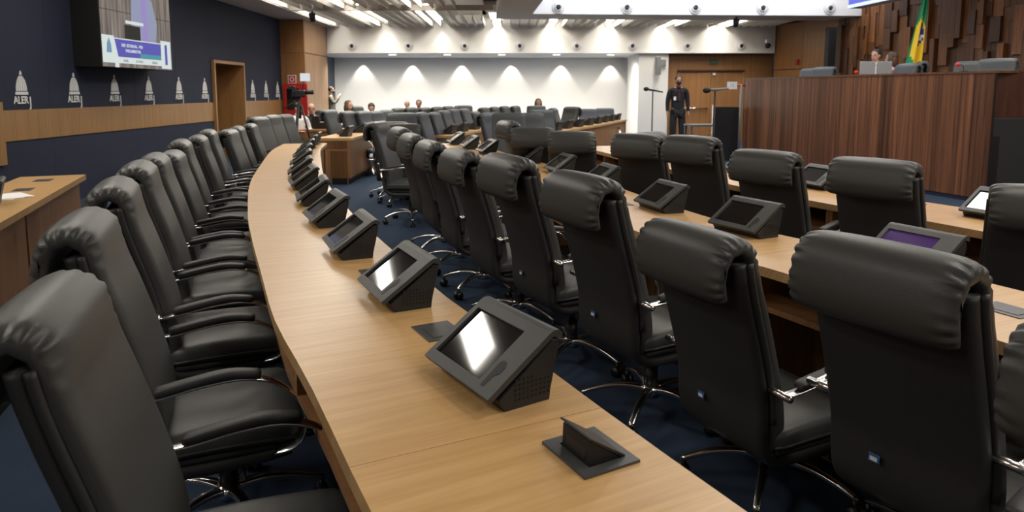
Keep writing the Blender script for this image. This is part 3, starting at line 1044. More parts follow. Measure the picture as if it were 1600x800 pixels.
# desk by the left wall: a straight top seen from its front side
Ld = thing('side_desk', 'oak desk at the left edge before the navy wall with papers on it', 'desk', (-3.84, 6.2, 0), 0)
P1, P2 = Vector((0, 0)), Vector((2.15, -5.4))
dirL = (P2 - P1).normalized()
nL = Vector((dirL.y, -dirL.x))
nL = nL if nL.x < 0 else -nL
def lq(s, o):
    v = dirL * s + nL * o
    return (v.x, v.y)
for k in range(3):
    a, b = k * 1.75, k * 1.75 + 1.748
    prism('desktop', [lq(a, 0), lq(b, 0), lq(b, 0.5), lq(a, 0.5)], 0.705, 0.75, M['oak_top'], Ld, ((0, 0), (nL.x, nL.y)))
    prism('front_panel', [lq(a + 0.04, 0.05), lq(b, 0.05), lq(b, 0.075), lq(a + 0.04, 0.075)], 0.0, 0.705, M['podium'] if False else M['oak_side'], Ld)
prism('end_panel', [lq(0.04, 0.08), lq(0.065, 0.08), lq(0.065, 0.46), lq(0.04, 0.46)], 0.0, 0.705, M['oak_side'], Ld)

# ================================================================== CONSOLES
def make_console():
    t = thing('tablet_console', 'x', 'console')
    W = 0.33
    # side profile of the body (y forward away from user, z up)
    body = [(-0.062, 0.0), (-0.078, 0.030), (0.078, 0.150), (0.095, 0.150), (0.098, 0.135), (0.088, 0.09), (0.074, 0.03), (0.070, 0.0)]
    bm = bmesh.new()
    rings = []
    for x_, f in ((-W / 2 + 0.004, 0.97), (-W / 2 + 0.008, 1.0), (W / 2 - 0.008, 1.0), (W / 2 - 0.004, 0.97)):
        rings.append([Vector((x_, a * f, max(b * f, 0.0))) for a, b in body])
    add_loft(bm, rings)
    from_bm('console_body', bm, M['console_side'], t)
    # top frame: a sloping plate with a rectangular opening for the screen
    low, high = Vector((0, -0.108, 0.040)), Vector((0, 0.072, 0.166))
    v = (high - low)
    Lp = v.length
    v.normalize()
    n = Vector((0, -v.z, v.y))
    def P(x_, s_, d_):
        return Vector((x_, 0, 0)) + low + v * s_ + n * d_
    sx0, sx1, sy0, sy1 = -0.145, 0.085, 0.030, Lp - 0.028      # screen opening
    bm = bmesh.new()
    th = 0.010
    X_ = [-W / 2, sx0, sx1, W / 2]
    Y_ = [0, sy0, sy1, Lp]
    top = [[bm.verts.new(P(x_, y_, 0.004)) for y_ in Y_] for x_ in X_]
    bot = [[bm.verts.new(P(x_, y_, -th)) for y_ in Y_] for x_ in X_]
    for i in range(3):
        for j in range(3):
            if i == 1 and j == 1:
                continue
            bm.faces.new((top[i][j], top[i + 1][j], top[i + 1][j + 1], top[i][j + 1]))
            bm.faces.new((bot[i][j], bot[i][j + 1], bot[i + 1][j + 1], bot[i + 1][j]))
    ring_o = [(0, 0), (1, 0), (2, 0), (3, 0), (3, 1), (3, 2), (3, 3), (2, 3), (1, 3), (0, 3), (0, 2), (0, 1)]
    for k in range(12):
        a, b = ring_o[k], ring_o[(k + 1) % 12]
        bm.faces.new((top[a[0]][a[1]], bot[a[0]][a[1]], bot[b[0]][b[1]], top[b[0]][b[1]]))
    ring_i = [(1, 1), (2, 1), (2, 2), (1, 2)]
    for k in range(4):
        a, b = ring_i[k], ring_i[(k + 1) % 4]
        bm.faces.new((top[b[0]][b[1]], bot[b[0]][b[1]], bot[a[0]][a[1]], top[a[0]][a[1]]))
    # rounded shoulder behind the plate
    sh = []
    for x_ in (-W / 2, W / 2):
        sh.append([P(x_, Lp, 0.004), P(x_, Lp + 0.012, 0.001), P(x_, Lp + 0.022, -0.007), P(x_, Lp + 0.026, -0.02), P(x_, Lp + 0.016, -0.032), P(x_, Lp, -th)])
    add_loft(bm, sh)
    fr = from_bm('console_frame', bm, M['console'], t)
    bm = bmesh.new()
    q = [P(sx0 - 0.002, sy0 - 0.002, -0.004), P(sx1 + 0.002, sy0 - 0.002, -0.004), P(sx1 + 0.002, sy1 + 0.002, -0.004), P(sx0 - 0.002, sy1 + 0.002, -0.004)]
    q2 = [p - n * 0.004 for p in q]
    add_loft(bm, [q2, q])
    from_bm('screen', bm, M['glass'], t)
    # card slot with finger notch
    bm = bmesh.new()
    pts = []
    for k in range(10):
        a = -PI / 2 + PI * k / 9
        pts.append((0.112 + 0.008 * math.sin(a) * 1.0, 0.085 + 0.028 * math.cos(a) * 0.5))
    pl = [(0.103, 0.020), (0.116, 0.020), (0.119, 0.055), (0.130, 0.066), (0.130, 0.088), (0.120, 0.100), (0.106, 0.100), (0.100, 0.090), (0.102, 0.055)]
    add_loft(bm, [[P(a, b, 0.0035) for a, b in pl], [P(a, b, 0.0048) for a, b in pl]])
    from_bm('card_slot', bm, M['black'], fr)
    # speaker perforation on the end
    bm = bmesh.new()
    for i in range(9):
        for j in range(4 + (i > 3)):
            add_box(bm, (W / 2 - 0.003, 0.066 - i * 0.012, 0.022 + j * 0.012), (0.003, 0.004, 0.004))
    from_bm('vent_holes', bm, M['greyplastic'] if False else M['base'], t)
    bm = bmesh.new()
    add_box(bm, (0.0, 0.004, 0.002), (W - 0.03, 0.126, 0.004))
    from_bm('foot_pad', bm, M['black'], t)
    return t
con0 = make_console()
index_kids(con0)
CONS = []
def console(X, Y, ang, label, group, z=0.75, screen=None, dup=True):
    r = ghost(con0)
    r.location = (X, Y, z)
    r.rotation_euler = (0, 0, R(ang - 90))
    r['label'] = label
    r['group'] = group
    if screen:
        for ch in r.children:
            if ch.name.startswith('screen'):
                ch.data = ch.data.copy()
                ch.data.materials[0] = screen
    return r
def normal_ang(t):
    return math.degrees(math.atan2(-t.x, t.y))
def near_s(at, L, y):
    lo, hi = 0, L
    for _ in range(40):
        m_ = (lo + hi) / 2
        if at(m_)[0].y < y:
            lo = m_
        else:
            hi = m_
    return lo
GCA = 'consoles on the long curved desk'
# centres found from the near bottom corners of each body
cornersA = [(-0.042, 1.548), (-0.406, 2.286), (-0.749, 3.011), (-1.057, 3.732), (-1.345, 4.449), (-1.622, 5.176), (-1.876, 5.907), (-2.10, 6.66), (-2.31, 7.42), (-2.50, 8.18), (-2.69, 8.95), (-2.83, 9.6)]
for k, (cx, cy) in enumerate(cornersA):
    s_ = near_s(atA, LA, cy - 0.02)
    p, t = atA(s_)
    a = math.atan2(-t.x, t.y)     # heading of the outward normal
    f = Vector((math.cos(a), math.sin(a)))
    l = Vector((-f.y, f.x))
    tw = (7, 2, 0, 3, -2, 2, 0, 1, 2, 0, 1, 0)[k]
    c = Vector((cx, cy)) + l * 0.155 + f * 0.066
    console(c.x, c.y, math.degrees(a) + tw, ('black tablet console nearest the camera on the long curved desk' if k == 0 else 'black tablet console, %s from the camera on the long curved desk' % words[k]), GCA)
GCB = 'consoles on the middle desk'
for k, (cx, cy, tw) in enumerate([(1.815, 2.72, 0), (1.295, 3.47, 0), (0.935, 4.18, 2), (0.70, 5.25, 0), (0.43, 6.15, 0), (0.19, 7.1, 0), (-0.30, 8.1, 0), (-0.56, 8.85, 0), (-0.80, 9.6, 0)]):
    s_ = near_s(atB, LB, cy - 0.02)
    p, t = atB(s_)
    a = math.atan2(-t.x, t.y)
    f = Vector((math.cos(a), math.sin(a)))
    l = Vector((-f.y, f.x))
    c = Vector((cx, cy)) + l * 0.155 + f * 0.066
    n_ = Vector((t.y, -t.x))
    off = (c - Vector((p.x, p.y))).dot(n_)
    c = c + n_ * (max(0.2, min(0.5, off)) - off)
    console(c.x, c.y, math.degrees(a) + tw, ('black tablet console with a violet lit screen behind the largest foreground chair' if k == 0 else 'black tablet console, %s from the right on the middle desk' % words[k]), GCB, screen=M['glass_lit'] if k == 0 else None)
GCC = 'consoles on the right desk'
for k, (cx, cy) in enumerate([(2.86, 4.0), (2.42, 5.35), (2.12, 6.3), (1.7, 7.9)]):
    s_ = near_s(atC, LC, cy - 0.1)
    p, t = atC(s_)
    a = math.atan2(-t.x, t.y)
    n_ = Vector((t.y, -t.x))
    c = Vector((cx, cy))
    off = (c - Vector((p.x, p.y))).dot(n_)
    c = c + n_ * (max(0.2, min(0.52, off)) - off)
    console(c.x, c.y, math.degrees(a), 'black tablet console, %s from the right edge on the right desk' % words[k], GCC)
for nm, at_, L_, n_c, lb0 in (('d', atD, LD, 5, 'the far left desk block'), ('e', atE, LE, 7, 'the far centre desk'), ('f', atF, LF, 9, 'the far right desk')):
    for k in range(n_c):
        s_ = 0.5 + (L_ - 0.8) * k / (n_c - 1)
        p, t = at_(s_)
        nn = Vector((t.y, -t.x))
        c = Vector((p.x, p.y)) + nn * 0.34
        console(c.x, c.y, math.degrees(math.atan2(-t.x, t.y)), 'small dark console, %s from the near end of %s' % (words[k], lb0), 'consoles on ' + lb0)
hh = Vector((-3.84, 6.2)) + Vector(lq(1.72, 0.27))
con0.location = (hh.x, hh.y, 0.75)
con0.rotation_euler = (0, 0, math.atan2(-nL.y, -nL.x) - PI / 2 + 0.2)
con0['label'] = 'black tablet console at the left edge on the desk before the navy wall'

# ================================================================== CABLE PORTS
def port_closed(X, Y, ang, label, z=0.75, m=None, group='flush cable ports in the desktops'):
    m = m or M['port']
    t = thing('cable_port', label, 'cable port', (X, Y, z), R(ang - 90), group)
    box('port_frame', (0, 0, 0.0015), (0.155, 0.125, 0.003), m, t, 0.001)
    box('port_lid', (0.012, 0.0, 0.0035), (0.085, 0.075, 0.0022), m, t, 0.0008)
    box('lid_gap', (0.012, 0.0, 0.0031), (0.089, 0.079, 0.0012), M['black'], t)
    return t
def port_row(at, L, ylist, off, lb, m=None):
    for k, y in enumerate(ylist):
        s_ = near_s(at, L, y)
        p, t = at(s_)
        nn = Vector((t.y, -t.x))
        c = Vector((p.x, p.y)) + nn * off
        port_closed(c.x, c.y, math.degrees(math.atan2(-t.x, t.y)), lb[k], m=m)
port_row(atA, LA, [1.89, 2.62], 0.44, ['grey flush cable port just behind the nearest console on the long curved desk', 'grey flush cable port partly hidden by the second console on the long curved desk'])
port_row(atB, LB, [2.18, 3.74, 4.48], 0.33, ['dark flush cable port at the right edge on the middle desk', 'grey flush cable port left of the second console on the middle desk', 'grey flush cable port left of the third console on the middle desk'])
port_row(atC, LC, [4.35, 5.12], 0.50, ['blue-grey flush cable port on the right desk before the podium front, nearer one', 'blue-grey flush cable port on the right desk before the podium front, farther one'])
for k, s_ in enumerate((0.35, 0.95)):
    q = Vector((-3.84, 6.2)) + Vector(lq(s_, 0.25))
    port_closed(q.x, q.y, math.degrees(math.atan2(nL.y, nL.x)), ('dark flush cable port at the far corner of the left desk', 'dark flush cable port beside the papers on the left desk')[k])
# the open pop-up port in the foreground
s_ = near_s(atA, LA, 1.14)
p, t = atA(s_)
ang = math.degrees(math.atan2(-t.x, t.y))
po = thing('popup_cable_port', 'black pop-up cable port standing open in the foreground of the curved desk', 'cable port', (0.165, 1.365, 0.75), R(ang - 90 + 2))
bm = bmesh.new()
def frame_ring(bm, o, i, z0, z1):
    O_ = [(-o[0], -o[1]), (o[0], -o[1]), (o[0], o[1]), (-o[0], o[1])]
    I_ = [(i[0], i[1]), (i[2], i[1]), (i[2], i[3]), (i[0], i[3])]
    vo0 = [bm.verts.new((a, b, z0)) for a, b in O_]
    vo1 = [bm.verts.new((a, b, z1)) for a, b in O_]
    vi0 = [bm.verts.new((a, b, z0)) for a, b in I_]
    vi1 = [bm.verts.new((a, b, z1)) for a, b in I_]
    for k in range(4):
        j = (k + 1) % 4
        bm.faces.new((vo0[k], vo0[j], vo1[j], vo1[k]))
        bm.faces.new((vi0[j], vi0[k], vi1[k], vi1[j]))
        bm.faces.new((vo1[k], vo1[j], vi1[j], vi1[k]))
        bm.faces.new((vo0[j], vo0[k], vi0[k], vi0[j]))
frame_ring(bm, (0.08, 0.068), (-0.055, -0.040, 0.055, 0.048), 0.0, 0.006)
from_bm('port_frame', bm, M['port'], po)
box('port_well', (0, 0.004, 0.0012), (0.114, 0.092, 0.002), M['black'], po)
bm = bmesh.new()
pf = [(-0.036, 0.002), (0.046, 0.002), (-0.026, 0.056), (-0.034, 0.052)]
add_loft(bm, [[Vector((x_, a, b)) for a, b in pf] for x_ in (-0.05, 0.05)])
pm_ = from_bm('socket_block', bm, M['black'], po)
bm = bmesh.new()
lid = [(-0.040, 0.062), (-0.036, 0.064), (0.050, 0.008), (0.048, 0.003)]
add_loft(bm, [[Vector((x_, a, b)) for a, b in lid] for x_ in (-0.054, 0.054)])
from_bm('port_lid', bm, M['plastic'], po)
box('socket_insert', (0.0, -0.0335, 0.028), (0.07, 0.004, 0.03), M['plastic'], pm_, 0.001, mtx=Matrix.Rotation(R(-8), 4, 'X'))

# ================================================================== LEFT WALL: emblems and video screen
def dome_emblem(x, y, z, label):
    t = thing('wall_emblem', label, 'emblem', (x, y, z), 0, 'dome emblems on the navy wall')
    # frame: local Y along wall, Z up, faces +X. Built with thin raised shapes
    def shape(name, pts, d=0.008):
        bm = bmesh.new()
        add_loft(bm, [[Vector((0, a, b)) for a, b in pts], [Vector((d, a, b)) for a, b in pts]])
        return from_bm(name, bm, M['logo'], t)
    shape('lantern', [(-0.02, 0.36), (0.02, 0.36), (0.016, 0.385), (0.004, 0.41), (-0.004, 0.41), (-0.016, 0.385)])
    # ribbed dome: five gores separated by gaps
    for k in range(7):
        a0, a1 = -1 + 2 * k / 7 + 0.03, -1 + 2 * (k + 1) / 7 - 0.03
        lft, rgt = [], []
        for j in range(9):
            f = j / 8
            wv = 0.098 * math.sqrt(max(0.03, 1 - f ** 1.9)) if f < 1 else 0.02
            z_ = 0.165 + 0.185 * f
            sx0, sx1 = math.sin(a0 * PI / 2 * 0.98), math.sin(a1 * PI / 2 * 0.98)
            lft.append((wv * sx0, z_))
            rgt.append((wv * sx1, z_))
        shape('dome_rib', lft + rgt[::-1], 0.007)
    shape('dome_band', [(-0.112, 0.118), (0.112, 0.118), (0.108, 0.155), (-0.108, 0.155)])
    for body, yy, zz, sc in (('ALER', -0.022, 0.012, 1.0), ('J', 0.142, -0.028, 1.38)):
        tx = text_mesh('lettering', body, 0.125, M['logo'], t, 0.004, True)
        tx.rotation_euler = (PI / 2, 0, PI / 2)
        tx.scale = (0.9, sc, 1)
        tx.location = (0.004, yy, zz)
    return t
emb = [(38, 8.5), (120, 9.55), (183, 10.53), (236, 11.52), (283, 12.55), (323, 13.62), (397.5, 16.2), (418, 17.08), (436, 17.92)]
for k, (px, y) in enumerate(emb):
    X = WX + 0.001
    yy = FPX * (-X) / (798 - px)
    z_ = (1.335, 1.335, 1.335, 1.335, 1.34, 1.34, 1.34, 1.34, 1.33)[k]
    dome_emblem(X + 0.002, yy, z_, 'white dome emblem over letters ALERJ, %s from the left on the navy wall' % words[k])

def quad_yz(name, x, y0, y1, z0, z1, m, parent, skew=0.0, thick=0.003):
    bm = bmesh.new()
    a = [Vector((x, y0, z0)), Vector((x, y1 + skew, z0)), Vector((x, y1, z1)), Vector((x, y0, z1))]
    add_loft(bm, [a, [p + Vector((thick, 0, 0)) for p in a]])
    return from_bm(name, bm, m, parent)
SX, SY0, SY1, SZ0, SZ1 = -5.6, 9.6, 11.56, 1.835, 3.42
tv = thing('video_wall', 'large video screen on the navy wall showing a speaker and blue caption bar', 'screen', (0, 0, 0), 0)
box('screen_housing', ((SX + WX) / 2 - 0.01, (SY0 + SY1) / 2 - 0.0, (SZ0 + SZ1) / 2), (SX - WX - 0.02, SY1 - SY0, SZ1 - SZ0 - 0.005), M['black'], tv)
# procedural picture behind the captions: dim panelled backdrop
pic = bpy.data.materials.new('screen_backdrop')
pic.use_nodes = True
nt = pic.node_tree
nt.nodes.remove(nt.nodes['Principled BSDF'])
e = nt.nodes.new('ShaderNodeEmission')
tc = nt.nodes.new('ShaderNodeTexCoord')
mp = nt.nodes.new('ShaderNodeMapping')
mp.inputs['Scale'].default_value = (1, 9, 0.6)
nz = nt.nodes.new('ShaderNodeTexNoise')
nz.inputs['Scale'].default_value = 2
rp = nt.nodes.new('ShaderNodeValToRGB')
rp.color_ramp.elements[0].position = 0.35
rp.color_ramp.elements[1].position = 0.7
rp.color_ramp.elements[0].color = (0.13, 0.105, 0.09, 1)
rp.color_ramp.elements[1].color = (0.27, 0.24, 0.21, 1)
nt.links.new(tc.outputs['Object'], mp.inputs[0])
nt.links.new(mp.outputs[0], nz.inputs[0])
nt.links.new(nz.outputs[0], rp.inputs[0])
nt.links.new(rp.outputs[0], e.inputs[0])
nt.links.new(e.outputs[0], nt.nodes['Material Output'].inputs[0])
my, mz = (SY0 + SY1) / 2, (SZ0 + SZ1) / 2
for a, b in ((SY0, my), (my, SY1)):
    for c, d in ((SZ0, mz), (mz, SZ1)):
        quad_yz('screen_tile', SX - 0.004, a + 0.004, b - 0.004, c + 0.004, d - 0.004, pic, tv)
WS, HS = SY1 - SY0, 1.0
def scr(name, u0, u1, v0, v1, m, lay=1, sk=0.0):
    return quad_yz(name, SX + 0.0005 * lay, SY0 + u0 * WS, SY0 + u1 * WS, SZ0 + v0, SZ0 + v1, m, tv, sk, 0.0006)
E_white = emis('screen_white', (0.72, 0.80, 0.78), 0.85)
E_blue = emis('screen_blue_bar', (0.14, 0.13, 0.50), 0.8)
E_teal = emis('screen_teal', (0.10, 0.35, 0.42), 0.8)
E_coat = emis('screen_coat', (0.34, 0.37, 0.52), 0.8)
E_lil = emis('screen_lilac', (0.38, 0.30, 0.62), 0.8)
E_dark = emis('screen_dark', (0.05, 0.045, 0.04), 0.8)
E_grey = emis('screen_grey_text', (0.25, 0.28, 0.30), 0.8)
E_skin = emis('screen_skin', (0.8, 0.68, 0.62), 0.9)
bm = bmesh.new()
pf = [(0.40, 0.36), (0.74, 0.30), (0.78, 0.7), (0.72, 1.02), (0.64, 1.16), (0.50, 1.16), (0.42, 1.04), (0.40, 0.7)]
add_loft(bm, [[Vector((SX + 0.0004 * q, SY0 + a * WS, SZ0 + b)) for a, b in pf] for q in (0, 1)])
from_bm('shown_coat', bm, E_coat, tv)
scr('shown_shirt', 0.55, 0.63, 0.33, 1.10, E_lil, 2)
bm = bmesh.new()
add_loft(bm, [[Vector((SX + 0.0004 * q, SY0 + (0.57 + 0.07 * math.cos(a)) * WS, SZ0 + 1.26 + 0.15 * math.sin(a))) for a in [2 * PI * k / 16 for k in range(16)]] for q in (0, 2)])
from_bm('shown_face', bm, E_skin, tv)
scr('shown_lectern', 0.30, 0.52, 0.28, 0.62, E_dark, 3)
scr('shown_papers', 0.32, 0.57, 0.64, 0.685, E_white, 4)
scr('caption_bar', 0.12, 0.82, 0.155, 0.40, E_blue, 5)
scr('caption_teal', 0.5, 0.82, 0.155, 0.22, E_teal, 6)
scr('caption_strip', 0.17, 0.82, 0.06, 0.15, E_white, 6)
scr('caption_box', 0.0, 0.15, 0.06, 0.44, E_white, 7, 0.06 * WS)
scr('caption_box', 0.82, 0.98, 0.02, 0.46, E_white, 7)
scr('caption_line', 0.12, 0.82, 0.40, 0.415, E_white, 6)
scr('caption_tail', 0.15, 0.20, 0.0, 0.065, E_white, 7)
scr('caption_emblem', 0.88, 0.92, 0.08, 0.40, E_blue, 9)
bm = bmesh.new()
pf = [(0.05, 0.2), (0.115, 0.2), (0.11, 0.32), (0.085, 0.41), (0.06, 0.33)]
add_loft(bm, [[Vector((SX + 0.005 + 0.0004 * q, SY0 + a * WS, SZ0 + b)) for a, b in pf] for q in (0, 1)])
from_bm('caption_emblem', bm, emis('screen_emblem', (0.2, 0.35, 0.5), 0.8), tv)
for body, uu, vv, sz, m_ in (('DEP. ESTADUAL - PSD', 0.39, 0.30, 0.060, E_white), ('PARLAMENTAR', 0.40, 0.225, 0.060, E_white), ('ALERJ', 0.29, 0.085, 0.05, E_grey), ('AO VIVO', 0.48, 0.085, 0.05, E_grey), ('SESSAO', 0.71, 0.085, 0.05, E_grey)):
    tx = text_mesh('caption_text', body, sz, m_, tv, 0.0006, True)
    tx.rotation_euler = (PI / 2, 0, PI / 2)
    tx.location = (SX + 0.006, SY0 + uu * WS, SZ0 + vv)

# ================================================================== PODIUM
PL, PR_ = Vector((4.95, 14.75)), Vector((6.33, 9.15))
pod = thing('podium', 'tall podium front of dark striped rosewood veneer with a ledge on top', 'podium', (PL.x, PL.y, 0), 0)
dP = (PR_ - PL)
LPd = dP.length
dP.normalize()
nP = Vector((dP.y, -dP.x))
if nP.x > 0:
    nP = -nP           # towards the desks
def pp2(s, o):
    v_ = dP * s - nP * o
    bulge = 0.10 * math.sin(PI * min(1, max(0, s / LPd)))
    v_ = v_ + nP * bulge
    return (v_.x, v_.y)
rr = random.Random(5)
s = 0.0
while s < LPd - 0.02:
    wd = min(rr.choice((0.12, 0.16, 0.2, 0.24, 0.3)), LPd - s)
    prism('veneer_plank', [pp2(s + 0.0006, 0), pp2(s + wd - 0.0006, 0), pp2(s + wd - 0.0006, 0.03), pp2(s + 0.0006, 0.03)], 0.06, 1.735, M['podium'], pod)
    s += wd
n_ = 16
prism('ledge', [pp2(LPd * k / n_, -0.012) for k in range(n_ + 1)] + [pp2(LPd * (n_ - k) / n_, 0.42) for k in range(n_ + 1)], 1.736, 1.765, M['podium_top'], pod)
prism('backing', [pp2(LPd * k / n_, 0.031) for k in range(n_ + 1)] + [pp2(LPd * (n_ - k) / n_, 0.07) for k in range(n_ + 1)], 0.0, 1.735, M['base'], pod)
prism('stage_floor', [pp2(0, 0.071), pp2(LPd, 0.071), pp2(LPd, 3.0), pp2(0, 3.0)], 0.0, 0.90, M['base'], pod)
prism('toe_board', [pp2(LPd * k / n_, 0.01) for k in range(n_ + 1)] + [pp2(LPd * (n_ - k) / n_, 0.03) for k in range(n_ + 1)], 0.0, 0.06, M['blue'], pod)
# right return: dark red wood above a dark acoustic panel
rt = thing('podium_return', 'dark red wooden wall with dark fabric panel at the right edge', 'wall panel', (6.36, 9.22, 0), 0)
box('red_wood_wall', (2.1, 0.09, 0.88), (4.2, 0.1, 1.76), M['podium_red'], rt)
box('fabric_panel', (2.02, 0.0, 0.59), (4.0, 0.05, 1.10), M['darkpanel'], rt, 0.01)
# glossy low panel left of the podium
gp = thing('glossy_screen_panel', 'dark glossy low panel left of the podium front', 'panel', (4.62, 14.9, 0), 0)
box('panel_sheet', (0.02, 0, 0.58), (0.56, 0.04, 1.16), M['smoke'], gp, 0.003)
box('panel_edge', (-0.275, 0, 0.6), (0.02, 0.06, 1.2), M['chrome'], gp)
# grey table
tb = thing('grey_table', 'small dark grey table before the double door', 'table', (4.35, 15.6, 0), 0)
box('table_top', (0, 0, 0.735), (0.75, 0.6, 0.04), M['table'], tb, 0.004)
for ax in (-0.34, 0.34):
    for ay in (-0.26, 0.26):
        box('table_leg', (ax, ay, 0.36), (0.05, 0.05, 0.71), M['table'], tb)
# paper sign and red mount by the podium's left end
X, Z = at_y(1144, 133.5, 14.6)
sg = thing('paper_sign', 'small white paper sign by the left end of the podium', 'sign', (X, 14.6, Z), 0)
box('sheet', (0, 0, 0), (0.215, 0.004, 0.155), M['sign'], sg)
tx = text_mesh('sign_print', '11', 0.09, M['greyplastic'], sg, 0.001)
tx.rotation_euler = (PI / 2, 0, 0)
tx.location = (0, -0.004, -0.03)
tube('sign_arm', [(0.1, 0.0, 0.0), (0.2, 0.03, 0.0), (0.30, 0.08, 0.0)], 0.018, M['red'], sg)
tube('sign_post', [(0.2, 0.03, 0.02), (0.2, 0.03, -Z)], 0.025, M['pinkcloth'] if False else M['greyplastic'], sg)

# blue lit screen high on the right
bs = thing('ceiling_screen', 'edge of a large lit blue and white screen hanging above the podium', 'screen', (0, 0, 0), 0)
X0, Z0 = at_y(1325, 12, 15.6)
X1, Y1 = 7.55 + 0.0, 11.6
aS, bS = Vector((X0, 15.6)), Vector((X0 + 0.36, 10.4))
dS = (bS - aS).normalized()
nS = Vector((dS.y, -dS.x))
nS = nS if nS.x < 0 else -nS
def sq(s, o):
    v_ = aS + dS * s + nS * o
    return (v_.x, v_.y)
LS = (bS - aS).length
prism('screen_housing', [sq(0, 0), sq(LS, 0), sq(LS, -0.32), sq(0, -0.32)], Z0 - 0.02, Z0 + 1.3, M['nozzle'], bs)
prism('screen_face', [sq(0.03, 0.004), sq(LS - 0.03, 0.004), sq(LS - 0.03, -0.001), sq(0.03, -0.001)], Z0 + 0.05, Z0 + 1.25, emis('screen_blue', (0.12, 0.14, 0.55), 1.4), bs)
prism('screen_rim', [sq(0.0, 0.012), sq(LS, 0.012), sq(LS, -0.001), sq(0.0, -0.001)], Z0 - 0.02, Z0 + 0.05, emis('screen_rim_white', (0.75, 0.85, 1.0), 1.1), bs)

# flag on the podium
fx, fz = at_y(1432, 100, 13.2)
flag = thing('flag', 'green and yellow flag with blue disc hanging from a pole on the podium', 'flag', (fx, 13.2, 0.9), 0)
tube('flag_pole', [(0.12, 0.05, 0), (0.13, 0.05, 2.9)], 0.014, M['podium_red'], flag)
bm = bmesh.new()
NU, NV = 16, 30
grid = []
for j in range(NV + 1):
    f = j / NV
    z_ = 2.6 - 1.62 * f
    half = 0.035 + 0.125 * f ** 1.1
    cxm = 0.115 - 0.16 * f
    row = []
    for i in range(NU + 1):
        g = i / NU
        row.append(bm.verts.new((cxm + (g - 0.5) * 2 * half, 0.05 * math.sin(g * 13 + 1.2 * f) * (0.4 + f), z_ - 0.05 * g)))
    grid.append(row)
for j in range(NV):
    for i in range(NU):
        f_ = bm.faces.new((grid[j][i], grid[j][i + 1], grid[j + 1][i + 1], grid[j + 1][i]))
        f, g = (j + 0.5) / NV, (i + 0.5) / NU
        idx = 0
        if abs(f - 0.66) < 0.36 * (1 - abs(g - 0.48) * 1.5) and 0.12 < g < 0.82:
            idx = 1
        if ((f - 0.56) / 0.13) ** 2 + ((g - 0.55) / 0.2) ** 2 < 1:
            idx = 2
        if idx == 2 and abs((f - 0.66) + 0.35 * (g - 0.5)) < 0.022:
            idx = 3
        f_.material_index = idx
cloth = from_bm('flag_cloth', bm, [M['fgreen'], M['fyellow'], M['fblue'], M['sign']], flag, True)
so = cloth.modifiers.new('solid', 'SOLIDIFY')
so.thickness = 0.004

# monitors on the podium desk
def monitor(px, py, Y, w_, label, rz=0.0):
    X, Z = at_y(px, py, Y)
    t = thing('monitor', label, 'monitor', (X, Y, 1.765 - 0.0), rz, 'monitors on the podium')
    h = Z - 1.765
    box('monitor_back', (0, 0, h - 0.15), (w_, 0.03, 0.30), M['silver'], t, 0.006)
    box('monitor_stand', (0, 0.03, max(0.01, (h - 0.15) / 2)), (0.05, 0.03, max(0.02, h - 0.12)), M['black'], t)
    box('monitor_foot', (0, 0.02, 0.004), (0.2, 0.14, 0.008), M['black'], t)
for (px, w_, lb) in ((1356, 0.24, 'silver monitor seen from behind on the podium, left one'), (1382, 0.24, 'silver monitor seen from behind on the podium, right one before the seated man')):
    monitor(px, 96, 11.5 + (0.15 if px > 1370 else 0), w_, lb, -0.1)
# gooseneck microphones with red foam
for px, py, Y, lb in ((1338, 113, 11.9, 'small gooseneck microphone with red foam left of the monitors'), (1497, 101, 10.0, 'small gooseneck microphone with red foam at the right of the podium ledge')):
    X, Z = at_y(px, py, Y)
    t = thing('gooseneck_microphone', lb, 'microphone', (X + 0.12, Y + 0.05, 1.765), 0, 'red foam microphones')
    h = Z - 1.765
    bm = bmesh.new()
    bmesh.ops.create_uvsphere(bm, u_segments=10, v_segments=8, radius=0.03)
    for v_ in bm.verts:
        v_.co = v_.co + Vector((-0.12, -0.05, h))
    from_bm('foam', bm, M['redfoam'], t, True)
    tube('neck', spline([(0, 0, 0), (-0.02, -0.01, h * 0.8), (-0.09, -0.04, h)], 4), 0.005, M['black'], t, 6)
    box('mic_foot', (0, 0, 0.012), (0.08, 0.08, 0.024), M['black'], t, 0.004)
# far right wall: tall black loudspeaker and red call point
X, Z = at_y(1297, 76, 17.6)
ls = thing('tall_loudspeaker', 'tall narrow black loudspeaker where the wood wall meets the timber relief', 'loudspeaker', (X, 17.6, 0), 0)
box('speaker_body', (0, 0, 2.46), (0.2, 0.2, 1.25), M['black'], ls, 0.01)
box('speaker_grille', (0, -0.104, 2.46), (0.16, 0.01, 1.2), M['base'], ls)
box('speaker_stand', (0, 0, 0.92), (0.06, 0.06, 1.84), M['black'], ls)
X, Z = at_y(1245, 97, 19.6)
cp = tag(box('call_point', (0, 0, 0), (0.06, 0.10, 0.16), M['red'], None, 0.01), 'small red fire call point on the wood wall left of the podium', 'alarm')
cp.location = (8.02, 19.55, Z)
X, Z = at_y(1330 - 40, 86, 17.9)

